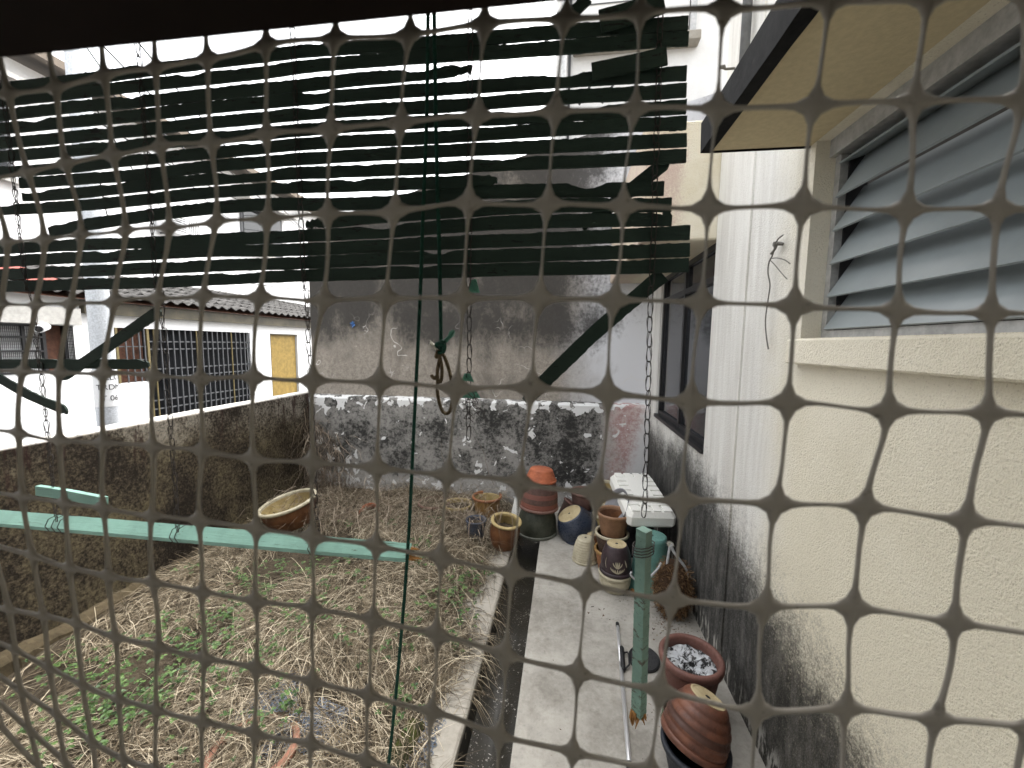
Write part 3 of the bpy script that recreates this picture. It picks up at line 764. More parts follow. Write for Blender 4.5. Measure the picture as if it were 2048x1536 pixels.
def pot(loc, label, body, rb, rt, h, rim=None, rimh=0.025, rimw=0.012, inner=None, base=None, flip=False, lean=None,
        belly=0.0, ribs=0, ribamp=0.003, flutes=0, soil=None, group=None, name='flower_pot', fill=0.82, foot=None, gap=None, shape=1.0):
    o = empty(name, loc, lean, label, 'pot', group)
    n = 48
    th = 0.012
    prof = []
    S = 44 if ribs else 18
    hb = h - rimh
    for i in range(S + 1):
        t = i / S
        r = rb + (rt - rb) * (t ** shape) + belly * math.sin(math.pi * t)
        if ribs: r += ribamp * abs(math.sin(math.pi * ribs * t))
        prof.append((r, t * hb))
    if foot: prof = [(rb * 0.96, 0), (rb * 0.96, foot), (rb, foot + 0.004)] + [p for p in prof if p[1] > foot + 0.006]
    rtop = prof[-1][0]
    inn = [(max(r - th, 0.01), z) for r, z in reversed([p for p in prof if p[1] > 0.02][::(3 if ribs else 1)])] + [(max(rb - th - 0.01, 0.008), 0.016)]
    def xform(mb):
        if flip:
            mb.v = [Vector((p.x, -p.y, h - p.z)) for p in mb.v]
        return mb
    mb = MB().lathe(prof, n, True, False, 0.006, len(label))
    if flutes:
        for q in range(len(mb.v)):
            p = mb.v[q]; a = math.atan2(p.y, p.x); k = 1 + 0.018 * (0.5 + 0.5 * math.cos(a * flutes)) * min(1, (hb - p.z) / 0.06)
            mb.v[q] = Vector((p.x * k, p.y * k, p.z))
    if gap:
        keep = []
        for fc in mb.f:
            c = sum((mb.v[i] for i in fc), Vector()) / len(fc)
            a = math.degrees(math.atan2(c.y, c.x)) % 360
            if len(fc) < 6 and c.z > hb * gap[2] + 0.02 * math.sin(a * .3) and gap[0] < a < gap[1]: continue
            keep.append(fc)
        mb.f = keep
    xform(mb).build('body', body, o, world=False, smooth=True)
    xform(MB().lathe([(rtop - th, hb)] + inn, n, False, True)).build('inside', inner or body, o, world=False, smooth=True)
    rw = rimw
    rp = [(rtop + 0.001, hb - 0.002), (rtop + rw * 0.8, hb), (rtop + rw, hb + rimh * 0.3), (rtop + rw, hb + rimh * 0.75), (rtop + rw * 0.6, hb + rimh), (rtop - th * 0.5, hb + rimh), (rtop - th - 0.002, hb + rimh * 0.7), (rtop - th - 0.002, hb - 0.004)]
    mb = MB().lathe(rp, n, False, False)
    if gap:
        mb.f = [fc for fc in mb.f if not (gap[0] < math.degrees(math.atan2(*(lambda c: (c.y, c.x))(sum((mb.v[i] for i in fc), Vector())))) % 360 < gap[1])]
    xform(mb).build('rim', rim or body, o, world=False, smooth=True)
    if base:
        r0 = rb * 0.93
        bs = MB().lathe([(r0, 0.004), (r0, -0.003), (r0 * 0.9, -0.005), (r0 * 0.86, -0.002), (0.022, -0.002)], n, False, True)
        xform(bs).build('base', base, o, world=False, smooth=False)
        if flip:
            MB().lathe([(0.013, h + 0.0035), (0.012, h + 0.0045)], 12).build('drain_hole', G['black'], o, world=False)
    if soil:
        r1 = (rb + (rt - rb) * fill) - th - 0.001
        sm = MB(); k = 14
        for i in range(k + 1):
            for j in range(24):
                a = 2 * math.pi * j / 24; r = r1 * i / k
                sm.v.append(Vector((r * math.cos(a), r * math.sin(a), hb * fill + 0.012 * noise.noise((r * 20 * math.cos(a), r * 20 * math.sin(a), len(label))))))
        for i in range(k):
            for j in range(24): sm.f.append((i * 24 + j, i * 24 + (j + 1) % 24, (i + 1) * 24 + (j + 1) % 24, (i + 1) * 24 + j))
        sm.build('soil', soil, o, world=False, smooth=True)
    return o
BACK = 'old pots heaped at the end of the path'
# stack over the drain: olive tub, red brown pot, terracotta bowl, all upside down
q = onz(1074, 1063); q.z = 0.0
pot(q, 'dark olive tub upside down over the drain at the bottom of its stack', G['olive'], 0.175, 0.225, 0.30, G['olive_rim'], 0.03, 0.014, base=G['base'], flip=True, belly=0.02, group=BACK)
pot(q + Vector((0.012, 0, 0.306)), 'red and brown banded pot upside down on the dark olive tub', G['redbrown'], 0.178, 0.218, 0.315, G['pinkclay'], 0.03, 0.015, flip=True, belly=0.012, ribs=9, ribamp=0.0025, lean=tilt(3, 20), group=BACK)
pot(q + Vector((0.03, 0.01, 0.626)), 'bright orange terracotta bowl upside down topping the stack of pots', G['terra'], 0.128, 0.172, 0.135, G['terra'], 0.025, 0.012, flip=True, ribs=4, ribamp=0.002, lean=tilt(4, 20), group=BACK)
# old bowl on a lilac pot by the back wall
q = onz(1168, 1046); q.z = 0
pot(q, 'grey lilac pot half hidden under the old pink clay bowl', G['lilac'], 0.12, 0.15, 0.20, None, 0.02, 0.008, group=BACK)
pot(q + Vector((-0.01, 0, 0.206)), 'old pink clay bowl with dead stems by the back wall', G['pinkclay'], 0.115, 0.155, 0.21, G['pinkclay'], 0.03, 0.016, soil=M['soil'], group=BACK, belly=0.01)
# blue pot lying tipped
q = onz(1158, 1074); q.z = 0.075
pot(q, 'glossy blue pot tipped upside down with a cream base facing up', G['blue'], 0.15, 0.22, 0.25, G['blue'], 0.03, 0.012, base=G['base'], flip=True, lean=tilt(30, 200), belly=0.02, group=BACK)
q = onz(1170, 1119)
pot(q, 'cream ribbed pot upside down on the path in front of the blue pot', G['cream'], 0.075, 0.125, 0.235, G['cream'], 0.022, 0.010, base=G['cream'], flip=True, ribs=9, ribamp=0.005, belly=0.012, group=BACK)
# tall nested stack
q = onz(1219, 1137)
pot(q, 'orange glazed pot with pale rim at the bottom of the nested stack', G['orange'], 0.11, 0.145, 0.215, G['amber'], 0.03, 0.012, inner=G['orange'], group=BACK)
pot(q + Vector((0.01, 0, 0.135)), 'dark brown ribbed pot with cream rim in the middle of the nested stack', G['darkrib'], 0.105, 0.155, 0.25, G['cream'], 0.025, 0.010, ribs=11, ribamp=0.004, group=BACK)
pot(q + Vector((0.02, 0.01, 0.36)), 'tan glazed pot standing in the ribbed pot at the top of the nested stack', G['tan'], 0.115, 0.150, 0.225, G['tan'], 0.03, 0.010, inner=G['brown'], group=BACK)
q = onz(1212, 1072)
pot(q, 'yellow glazed pot at the bottom behind the nested stack', G['yellow'], 0.12, 0.15, 0.28, G['cream'], 0.03, 0.012, group=BACK)
pot(q + Vector((0, 0, 0.16)), 'yellow glazed pot standing second behind the nested stack', G['yellow'], 0.115, 0.145, 0.28, G['cream'], 0.03, 0.012, group=BACK)
pot(q + Vector((-0.01, 0, 0.33)), 'yellow glazed pot with cream rim topping the pots behind the foam lid', G['yellow'], 0.11, 0.14, 0.29, G['cream'], 0.03, 0.012, group=BACK)
q = onz(1128, 1040); q.z = 0.0
pot(q, 'dark brown pot tipped on its side behind the glossy blue pot', G['darkrib'], 0.10, 0.14, 0.24, G['pinkclay'], 0.025, 0.012, lean=tilt(35, 20), group=BACK, inner=G['black'])
q = onz(1196, 1096); q.z = 0.0
pot(q, 'brown glazed pot lying low between the blue pot and nested stack', G['brown'], 0.085, 0.115, 0.17, G['brown'], 0.022, 0.010, flip=True, base=G['base'], lean=tilt(14, 160), group=BACK)
q = onz(1180, 1010); q.z = 0.0
pot(q, 'grey olive pot upside down in the corner below the foam lid', G['olive_rim'], 0.10, 0.14, 0.30, G['olive_rim'], 0.025, 0.010, flip=True, base=G['base'], group=BACK)
# purple pot with lotus on a cream pot
q = onz(1229, 1176)
pot(q, 'cream glazed pot standing upright under the dark purple pot', G['cream'], 0.105, 0.135, 0.165, G['cream'], 0.028, 0.014, belly=0.015, group=BACK, ribs=5, ribamp=0.0015)
pp = pot(q + Vector((0.004, 0.002, 0.167)), 'dark purple pot upside down with a cream lotus painted on its side', G['purple'], 0.092, 0.132, 0.255, G['purple'], 0.03, 0.014, base=G['base'], flip=True, belly=0.016, group=BACK, shape=0.85)
body = [c for c in pp.children if c.name.startswith('body')][0]
def petal(a0, z0, a1, z1, w, bend):
    """one brush stroke on the purple pot"""
    mb = MB(); vs = []; N = 7
    def rad(z):
        zl = 0.255 - z; t = min(1, max(0, zl / 0.225)); return 0.092 + 0.040 * (t ** 0.85) + 0.016 * math.sin(math.pi * t) + 0.003
    for i in range(N + 1):
        t = i / N; a = a0 + (a1 - a0) * t + bend * math.sin(math.pi * t); z = z0 + (z1 - z0) * t
        ww = w * math.sin(math.pi * min(1, 0.15 + t * 0.8)) ** 0.8
        for s_ in (-1, 1):
            aa = a + s_ * ww / 0.13; r = rad(z); vs.append((r * math.cos(aa), r * math.sin(aa), z))
    mb.add(vs, [(2 * i, 2 * i + 1, 2 * i + 3, 2 * i + 2) for i in range(N)])
    mb.build('painted_petal', G['cream'], body, world=False)
ac_ = math.atan2(-q.y, -q.x) + 0.12
for s_, a1, zt in ((0, 0, .150), (.5, .12, .150), (-.5, -.12, .150), (1, .30, .140), (-1, -.30, .140)):
    petal(ac_ + s_ * .03, .092, ac_ + a1, zt, 0.006, 0.05 * s_)
for s_, a1, zt in ((0, 0, .086), (.6, .16, .084), (-.6, -.16, .084), (1, .30, .088), (-1, -.30, .088), (1.4, .44, .096), (-1.4, -.44, .096)):
    petal(ac_ + s_ * .04, .045, ac_ + a1, zt, 0.006, 0.07 * s_)
petal(ac_ + .62, .10, ac_ + .50, .165, .006, 0); petal(ac_ - .75, .075, ac_ - .80, .17, .0025, -.05)
# teal tub and foam lid
q = onz(1299, 1176)
pot(q, 'teal plastic tub upside down under the white foam lid', G['teal'], 0.125, 0.185, 0.50, G['teal'], 0.03, 0.012, base=G['teal'], flip=True, group=BACK)
q2 = onz(1262, 1150); q2.z = 0.0
pot(Vector((0.80, 4.28, 0.0)), 'black plastic tub standing behind the teal tub under the lid', G['black'], 0.17, 0.20, 0.62, G['black'], 0.03, 0.012, flip=True, group=BACK)
bs = empty('basin', (0.575, 3.95, 0.58), tilt(62, 200), 'grey lilac plastic basin wedged under the left edge of the foam lid', 'basin')
MB().lathe([(0.13, -0.05), (0.165, 0.02), (0.18, 0.05), (0.19, 0.052), (0.185, 0.045), (0.16, 0.012), (0.125, -0.042)], 40).build('bowl', G['lilac'], bs, world=False, smooth=True)
M['foam'] = plain('white_foam', (0.82, 0.81, 0.76), 0.9, 0.2, var=0.08, scale=70, bump=0.25)
A = onz(1259, 1028, 0.655); Bq = onz(1354, 1028, 0.655)
n0 = (A + Bq) / 2
yaw = math.atan2((Bq - A).y, (Bq - A).x) - R(3)
mt = Matrix.Rotation(yaw, 3, 'Z') @ Matrix.Rotation(R(8.5), 3, 'X')
ld = empty('foam_block', n0, mt, 'thick white foam box lid with notches lying on the upturned tubs', 'lid')
LW, LL, LT = 0.45, 0.82, 0.145
mb = MB()
a_, b_ = LW / 2, LL
ins = 0.025
rings = [(0.012, -LT), (0.0, -LT + 0.02), (0.0, -0.045), (ins, 0.0)]
for i_, z_ in rings:
    c_ = 0.03
    mb.v += [Vector(p) for p in ((-a_ + i_ + c_, i_, z_), (a_ - i_ - c_, i_, z_), (a_ - i_, i_ + c_, z_), (a_ - i_, b_ - i_ - c_, z_), (a_ - i_ - c_, b_ - i_, z_), (-a_ + i_ + c_, b_ - i_, z_), (-a_ + i_, b_ - i_ - c_, z_), (-a_ + i_, i_ + c_, z_))]
for k in range(3):
    for j in range(8): mb.f.append((k * 8 + j, k * 8 + (j + 1) % 8, k * 8 + 8 + (j + 1) % 8, k * 8 + 8 + j))
mb.f.append(tuple(range(7, -1, -1))); mb.f.append(tuple(range(24, 32)))
lid = mb.build('lid_body', M['foam'], ld, world=False)
# raised pads with grooves between them along all four sides
def pad(x0, x1, y0, y1): MB().box((x0, y0, -0.008), (x1, y1, 0.016), 0.003).build('raised_pad', M['foam'], lid, world=False)
g_ = 0.024
xs = [-a_ + ins + 0.004 + (LW - 2 * ins - 0.008) * i / 4 for i in range(5)]
ys = [ins + 0.004 + (LL - 2 * ins - 0.008) * i / 8 for i in range(9)]
for i in range(4):
    pad(xs[i] + g_ / 2, xs[i + 1] - g_ / 2, ys[0], ys[1]); pad(xs[i] + g_ / 2, xs[i + 1] - g_ / 2, ys[7], ys[8])
for j in range(1, 7):
    pad(xs[0], xs[1], ys[j] + g_ / 2, ys[j + 1] - g_ / 2); pad(xs[3], xs[4], ys[j] + g_ / 2, ys[j + 1] - g_ / 2)
pad(xs[1], xs[3], ys[1], ys[7])

# pots on the soil by the kerb
q = onz(974, 1036); q.z = gz(q.x, q.y) - 0.01
pot(q, 'amber yellow pot with an orange rim and a broken side by the back wall', G['amber'], 0.14, 0.175, 0.27, G['orange'], 0.03, 0.014, inner=G['yellow'], gap=(30, 118, 0.45))
q = onz(952, 1080); q.z = gz(q.x, q.y) - 0.01
pot(q, 'small dull blue pot tangled in dry vines beside the brown pot', G['blue2'], 0.085, 0.11, 0.255, G['blue2'], 0.02, 0.008, soil=M['soil'], fill=.85)
q = onz(1006, 1092); q.z = gz(q.x, q.y) + 0.03
pot(q, 'brown glazed pot with a yellow rim and inside at the kerb', G['brown'], 0.115, 0.145, 0.32, G['yellow'], 0.025, 0.024, inner=G['yellow'], soil=M['soil'], fill=.7, belly=0.03, lean=tilt(9, -40))
q = onz(590, 1056); q.z = gz(q.x, q.y) + 0.05
pot(q, 'big tilted brown basin with a yellow inside against the mossy wall', G['brown'], 0.19, 0.295, 0.30, G['cream'], 0.035, 0.025, inner=G['yellow'], lean=tilt(13, 215), belly=0.03, soil=M['soil'], fill=.45)
q = onz(915, 1028); q.z = gz(q.x, q.y) - 0.09
pot(q, 'yellow pot buried under a mat of dead vines beside the broken pot', G['yellow'], 0.15, 0.18, 0.20, G['yellow'], 0.03, 0.012, soil=M['soil'], fill=.85)
q = onz(868, 1020); q.z = gz(q.x, q.y) - 0.11
pot(q, 'dark red pot sunk in the soil among dead vines by the back wall', G['redbrown'], 0.17, 0.20, 0.17, G['pinkclay'], 0.03, 0.012, soil=M['soil'], fill=.6)
q = onz(742, 1032); q.z = gz(q.x, q.y) - 0.03
sh_ = MB().lathe([(0.105, -0.02), (0.118, 0.10), (0.128, 0.10), (0.118, -0.02)], 30, False, False)
sh_.f = [fc for fc in sh_.f if sum((sh_.v[i] for i in fc), Vector()).y > -0.12 or True]
for i, v in enumerate(sh_.v): sh_.v[i] = Matrix.Rotation(R(38), 3, 'X') @ v
o = empty('pot_shard', q, None, 'broken terracotta ring half buried in dry grass near the back wall', 'shard')
sh_.build('ring', G['terra'], o, world=False, smooth=True)
# white foam scrap leaning behind the olive tub
MBs = MB().box((-0.05, -0.01, 0), (0.05, 0.02, 0.26), 0.004)
o = empty('foam_scrap', onz(1028, 1040), tilt(20, 60), 'white foam scrap leaning between the brown pot and the olive tub', 'foam')
MBs.build('slab', M['foam'], o, world=False)
# round terracotta rim sunk in the near soil
q = onz(505, 1512); q.z = gz(q.x, q.y) - 0.022
o = empty('sunken_pot', q, tilt(5, 90), 'round terracotta pot sunk to its rim in the near soil', 'pot')
MB().lathe([(0.16, -0.12), (0.185, 0.04), (0.19, 0.066), (0.218, 0.07), (0.224, 0.05), (0.222, 0.03), (0.20, 0.02), (0.19, -0.12)], 40, False, False).build('rim', glaze('pale_terracotta', (0.44, 0.20, 0.13), (0.30, 0.14, 0.09), 0.8, 0.6), o, world=False, smooth=True)

# near pots by the house wall
pw = onz(1376, 1412)
P17 = pot(pw, 'terracotta plastic pot filled with silver ash beside the house wall', G['plastic'], 0.115, 0.165, 0.345, G['plastic'], 0.05, 0.020, flutes=22)
def m_foil():
    m = NM('burnt_silver_foil', 0.35, 0.5); p = m.pos(True); x, y, z = m.sep(p)
    st = m.n.new('ShaderNodeVectorMath'); st.operation = 'NORMALIZE'; m.l.new(p, st.inputs[0])
    n1 = m.noise(m.scale(st.outputs[0], (1, 1, 0)), 9, 4, 0.6); n2 = m.noise(p, 38, 6, 0.75, 1.0); n3 = m.noise(p, 11, 3)
    f = m.step(m.addv(m.addv(m.mul(n1, .55), m.mul(n2, .55)), m.mul(m.addv(n3, -.5), .5)), 0.52, 0.58)
    m.col(m.mix(f, (0.012, 0.012, 0.013), (0.62, 0.64, 0.66))); m.bump(n2, .8, .02); return m.m
fo = MB(); kk, jj = 22, 56
for i in range(kk + 1):
    for j in range(jj):
        a = 2 * math.pi * j / jj; r = 0.146 * i / kk
        z = 0.285 + 0.02 * math.sin(a * 13 + 6 * noise.noise((a, r * 8, 0))) * (r / .15) * (1 - (r / .15) ** 4) + 0.02 * noise.noise((math.cos(a) * r * 25, math.sin(a) * r * 25, 4))
        if math.hypot(r * math.cos(a) - 0.01, r * math.sin(a) + 0.05) < 0.06: z -= 0.02
        fo.v.append(Vector((r * math.cos(a), r * math.sin(a), z)))
for i in range(kk):
    for j in range(jj): fo.f.append((i * jj + j, i * jj + (j + 1) % jj, (i + 1) * jj + (j + 1) % jj, (i + 1) * jj + j))
fo.build('foil_ash', m_foil(), P17, world=False, smooth=True)
qb = Vector((0.715, 1.97, 0))
pot(qb, 'blue black pot holding the tipped ridged brown pot in the near corner', G['blackblue'], 0.125, 0.155, 0.17, G['blackblue'], 0.03, 0.014)
pot(qb + Vector((-0.02, 0.0, 0.170)), 'large ridged brown pot tipped upside down with cream base, nearest the camera', G['bigbrown'], 0.092, 0.152, 0.235, G['bigbrown'], 0.03, 0.010, base=G['base'], flip=True, lean=tilt(24, 30), belly=0.022, ribs=5, ribamp=0.005)
q = Vector((0.70, 2.20, 0))
pot(q, 'broken dark red pot squeezed between the two near pots', G['redbrown'], 0.07, 0.10, 0.16, G['pinkclay'], 0.02, 0.01, soil=M['soil'], gap=(150, 260, .4))
# black round lid on the path
q = onz(1288, 1322)
o = empty('bucket_lid', q, tilt(7, 250), 'round black plastic lid lying on the path behind the hanging batten', 'lid')
MB().lathe([(0.10, 0.0), (0.106, 0.008), (0.106, 0.024), (0.098, 0.03), (0.09, 0.024), (0.03, 0.024)], 40).build('disc', G['black'], o, world=False, smooth=False)
# telescopic pole
a = onz(1235, 1250, 0.012); b = onz(1259, 1534, 0.012)
d = (b - a).normalized()
o = empty('telescopic_pole', a, None, 'silver telescopic pole with black grip lying along the path', 'pole')
M['silver'] = plain('brushed_aluminium', (0.72, 0.72, 0.73), 0.3, 0.5, metal=0.6, var=0.06)
b2 = b + d * 0.5
MB().tube([a, a.lerp(b2, .25)], 0.0115, 12).build('inner_tube', M['silver'], o, smooth=True)
MB().tube([a.lerp(b2, .24), b2], 0.0125, 12).build('outer_tube', M['silver'], o, smooth=True)
MB().tube([a - d * 0.02, a + d * 0.015], 0.014, 12).build('end_cap', G['black'], o)
g0, g1 = onz(1243, 1294, 0.014), onz(1246, 1342, 0.014)
gp = MB().tube([g0, g0.lerp(g1, .05), g0.lerp(g1, .2), g0.lerp(g1, .5), g0.lerp(g1, .85), g1], [0.012, 0.017, 0.0185, 0.0175, 0.0185, 0.013], 14).build('grip', G['black'], o, smooth=True)
sd_ = Vector((-d.y, d.x, 0)); sd_ = sd_ if sd_.x > 0 else -sd_
MB().tube([g0.lerp(g1, .25) + sd_ * .012, g0.lerp(g1, .22) + sd_ * .038 + Vector((0, 0, .006)), g0.lerp(g1, .35) + sd_ * .046 + Vector((0, 0, .008)), g0.lerp(g1, .75) + sd_ * .044 + Vector((0, 0, .008)), g0.lerp(g1, .92) + sd_ * .012], 0.006, 8).build('loop_handle', G['black'], gp, smooth=True)
MB().tube([b - d * 0.02, b + d * 0.05], 0.017, 12).build('end_cap', G['black'], o)
# coir root ball with loops of white rope
q = onz(1342, 1226); q.z = 0
o = empty('coir_bundle', q, None, 'shaggy brown coir root ball tied with white rope beside the wall', 'root ball')
mb = MB(); kk = 16
for i in range(kk + 1):
    t = i / kk; zz = 0.02 + 0.42 * t; r = 0.135 * math.sin(math.pi * (0.12 + 0.80 * t)) ** 0.6
    for j in range(20):
        a = 2 * math.pi * j / 20; rr = r * (1 + .18 * noise.noise((math.cos(a) * 2, math.sin(a) * 2, t * 4)))
        mb.v.append(Vector((rr * math.cos(a), rr * math.sin(a), zz)))
for i in range(kk):
    for j in range(20): mb.f.append((i * 20 + j, i * 20 + (j + 1) % 20, (i + 1) * 20 + (j + 1) % 20, (i + 1) * 20 + j))
mb.f += [tuple(range(19, -1, -1)), tuple(kk * 20 + k for k in range(20))]
mb.build('core', plain('dark_coir', (0.05, 0.028, 0.015), 0.95), o, world=False)
fb = MB(); rd = random.Random(3)
for i in range(2400):
    t = rd.random(); a = rd.uniform(0, 2 * math.pi); r = 0.135 * math.sin(math.pi * (0.12 + 0.80 * t)) ** 0.6 * rd.uniform(.85, 1.0)
    p = Vector((r * math.cos(a), r * math.sin(a), 0.02 + 0.42 * t)); pts = [p]
    v = Vector((math.cos(a) * rd.uniform(0, .9), math.sin(a) * rd.uniform(0, .9), rd.uniform(-1, .5))).normalized()
    for s_ in range(3):
        v = (v + Vector((rd.uniform(-.9, .9), rd.uniform(-.9, .9), rd.uniform(-.8, .5)))).normalized(); pts.append(pts[-1] + v * rd.uniform(.012, .03))
    sdv = Vector((rd.uniform(-1, 1), rd.uniform(-1, 1), rd.uniform(-1, 1))).normalized() * 0.0019
    bse = len(fb.v)
    for p in pts: fb.v += [p - sdv, p + sdv]
    fb.f += [(bse + 2 * k, bse + 2 * k + 1, bse + 2 * k + 3, bse + 2 * k + 2) for k in range(3)]
tag(fb.build('fibres', M['coir'], o, world=False), kind='stuff')
rope_m = plain('pale_grey_rope', (0.50, 0.51, 0.52), 0.8, 0.2, var=0.35, scale=40)
c0 = q
def world_tube(pl, r, name, mat, parent, n=8): return MB().tube(pl, r, n).build(name, mat, parent, smooth=True)
yv = q.y
t1 = [ony(x, y_, yv - .02) for x, y_ in ((1339, 1090), (1335, 1105), (1333, 1125), (1330, 1140), (1318, 1155), (1303, 1150), (1280, 1158), (1264, 1150), (1262, 1140))]
def smooth_path(pl, k=6):
    out = []
    for i in range(len(pl) - 1):
        p0, p1, p2, p3 = pl[max(i - 1, 0)], pl[i], pl[i + 1], pl[min(i + 2, len(pl) - 1)]
        for j in range(k):
            t = j / k
            out.append(0.5 * ((2 * p1) + (p2 - p0) * t + (2 * p0 - 5 * p1 + 4 * p2 - p3) * t * t + (3 * p1 - p0 - 3 * p2 + p3) * t ** 3))
    return out + [pl[-1]]
t2 = [ony(x, y_, yv - .03) for x, y_ in ((1342, 1090), (1347, 1103), (1358, 1118), (1370, 1135), (1375, 1152), (1371, 1166), (1366, 1173))]
world_tube(smooth_path([ony(x, y_, yv - .01) for x, y_ in ((1340, 1092), (1337, 1110), (1334, 1130), (1330, 1145))]), .011, 'rope_loop', rope_m, o)
world_tube(smooth_path(t2), .011, 'rope_loop', rope_m, o)
world_tube(smooth_path([ony(x, y_, yv - .06) for x, y_ in ((1322, 1126), (1316, 1137), (1304, 1150), (1288, 1162), (1272, 1160), (1262, 1150), (1263, 1144))]), .009, 'rope_loop', rope_m, o)
fz = MB(); cc_ = ony(1340, 1092, yv - .01)
for i in range(60):
    d_ = Vector((rd.uniform(-1, 1), rd.uniform(-.6, .6), rd.uniform(.2, 1.4))).normalized() * rd.uniform(.02, .045)
    fz.tube([cc_ + Vector((rd.uniform(-.012, .012), 0, rd.uniform(-.03, .0))), cc_ + d_ * .6 + Vector((0, 0, .004)), cc_ + d_], [.0022, .002, .001], 4)
fz.build('frayed_end', M['rope_white'], o)
# small piece of orange bark by the batten
o = tag(MB().box((-0.02, -0.05, 0), (0.02, 0.05, 0.035), 0.008).build('bark_piece', M['splinter']), 'piece of orange brown bark on the path behind the batten', 'bark')
o.location = onz(1268, 1190); o.rotation_euler = (0.2, 0.4, 0.5)
# plastic ring mats in the weeds
mat_m = plain('blue_plastic_rings', (0.20, 0.235, 0.29), 0.45, 0.4, var=0.5, scale=20)
def ring_mat(px, py, w, l, rot, label, seed):
    c = onz(px, py); rd2 = random.Random(seed); mb = MB(); p_ = 0.027; nx2, ny2 = int(w / p_), int(l / (p_ * .87))
    for j in range(ny2):
        for i in range(nx2):
            lx = (i + (j % 2) * .5) * p_ - w / 2; ly = j * p_ * .87 - l / 2
            ca, sa = math.cos(rot), math.sin(rot); X, Y = c.x + lx * ca - ly * sa, c.y + lx * sa + ly * ca
            if noise.noise((X * 5, Y * 5, seed)) > 0.18: continue
            Z = gz(X, Y) + 0.022 + 0.024 * noise.noise((X * 5, Y * 5, seed + 9)) - c.z
            pts = [Vector((X + .0115 * math.cos(k * math.pi / 4), Y + .0115 * math.sin(k * math.pi / 4), Z)) for k in range(8)]
            mb.tube(pts, 0.0032, 4, True)
    tag(mb.build('ring_mat', mat_m, origin=(c.x, c.y, 0)), label, 'mat', 'plastic ring mats in the weeds')
ring_mat(552, 1388, 0.36, 0.34, 0.35, 'blue plastic ring mat lying farthest back in the weeds', 1)
ring_mat(630, 1468, 0.40, 0.42, -0.2, 'blue plastic ring mat lying beside the sunken terracotta rim', 2)
ring_mat(850, 1490, 0.14, 0.40, -0.08, 'blue plastic ring mat strip between mossy block and kerb', 3)
mo = MB(); kk = 10
def m_moss():
    m = NM('mossy_stone', .95, .1); p = m.pos(); n1 = m.noise(p, 12, 7, .7); n2 = m.noise(p, 70, 5, .7)
    m.col(m.mix(m.step(n1, .4, .6), (0.03, .03, .018), m.mix(n2, (.03, .034, .010), (.07, .075, .02)))); m.bump(n2, .8, .01); return m.m
q = onz(806, 1500)
o = tag(MB().box((-0.055, -0.16, -0.06), (0.055, 0.16, 0.085), 0.018).build('mossy_block', m_moss()), 'moss covered stone block in the weeds at the bottom edge', 'block')
o.location = (q.x, q.y, gz(q.x, q.y) - .03); o.rotation_euler = (0.03, 0.05, -0.12)

# twisted wire hanging from a bolt on the house wall
o = empty('twisted_wire', onx(1562, 488, XR), None, 'twisted grey wire hanging from a bolt on the cream wall', 'wire')
bt = onx(1566, 488, XR)
MB().tube([bt, bt + Vector((-.035, 0, 0)), bt + Vector((-.036, 0, 0)), bt + Vector((-.045, 0, 0))], [.008, .008, .013, .013], 10).build('bolt', M['wall_wire'], o)
def twist(px_pts, x, r, pitch, nm, mat, parent):
    pl = smooth_path([onx(a_, b_, x) for a_, b_ in px_pts], 14)
    L = 0
    for s_ in (0, math.pi):
        out = []; L = 0
        for i, p in enumerate(pl):
            if i: L += (p - pl[i - 1]).length
            t = (pl[min(i + 1, len(pl) - 1)] - pl[max(i - 1, 0)]).normalized(); a_ = t.cross(Vector((1, 0, 0))).normalized(); b_ = t.cross(a_)
            out.append(p + (a_ * math.cos(L / pitch * 6.283 + s_) + b_ * math.sin(L / pitch * 6.283 + s_)) * r * 1.1)
        MB().tube(out, r, 5).build(nm, mat, parent, smooth=True)
twist(((1566, 470), (1556, 478), (1550, 492), (1545, 510), (1538, 525), (1536, 545), (1540, 570), (1536, 600), (1531, 640), (1533, 675), (1537, 698)), XR - .03, .0022, .022, 'strand', M['wall_wire'], o)
twist(((1540, 517), (1555, 516), (1570, 520), (1580, 527)), XR - .03, .0016, .02, 'strand', M['wall_wire'], o)
twist(((1540, 520), (1550, 530), (1562, 545), (1574, 558)), XR - .03, .0014, .02, 'strand', M['wall_wire'], o)
twist(((1566, 488), (1556, 486), (1550, 498), (1542, 508)), XR - .035, .0035, .012, 'knot', M['wall_wire'], o)
# blue scrap on the gable wall and a nail
o = empty('plastic_scrap', ony(706, 650, YT), None, 'tiny blue plastic scrap stuck on the tall grey wall', 'scrap')
mb = MB(); c = ony(706, 650, YT)
for i in range(9):
    d_ = Vector((rd.uniform(-1, 1), -rd.uniform(.2, .8), rd.uniform(-1, 1))).normalized() * .05; e_ = Vector((.02, 0, .015))
    mb.add([c, c + d_, c + d_ + e_, c + e_ + Vector((0, -.01, 0))], [(0, 1, 2, 3)])
mb.build('shreds', plain('bright_blue_plastic', (0.12, 0.28, 0.62), .5), o)

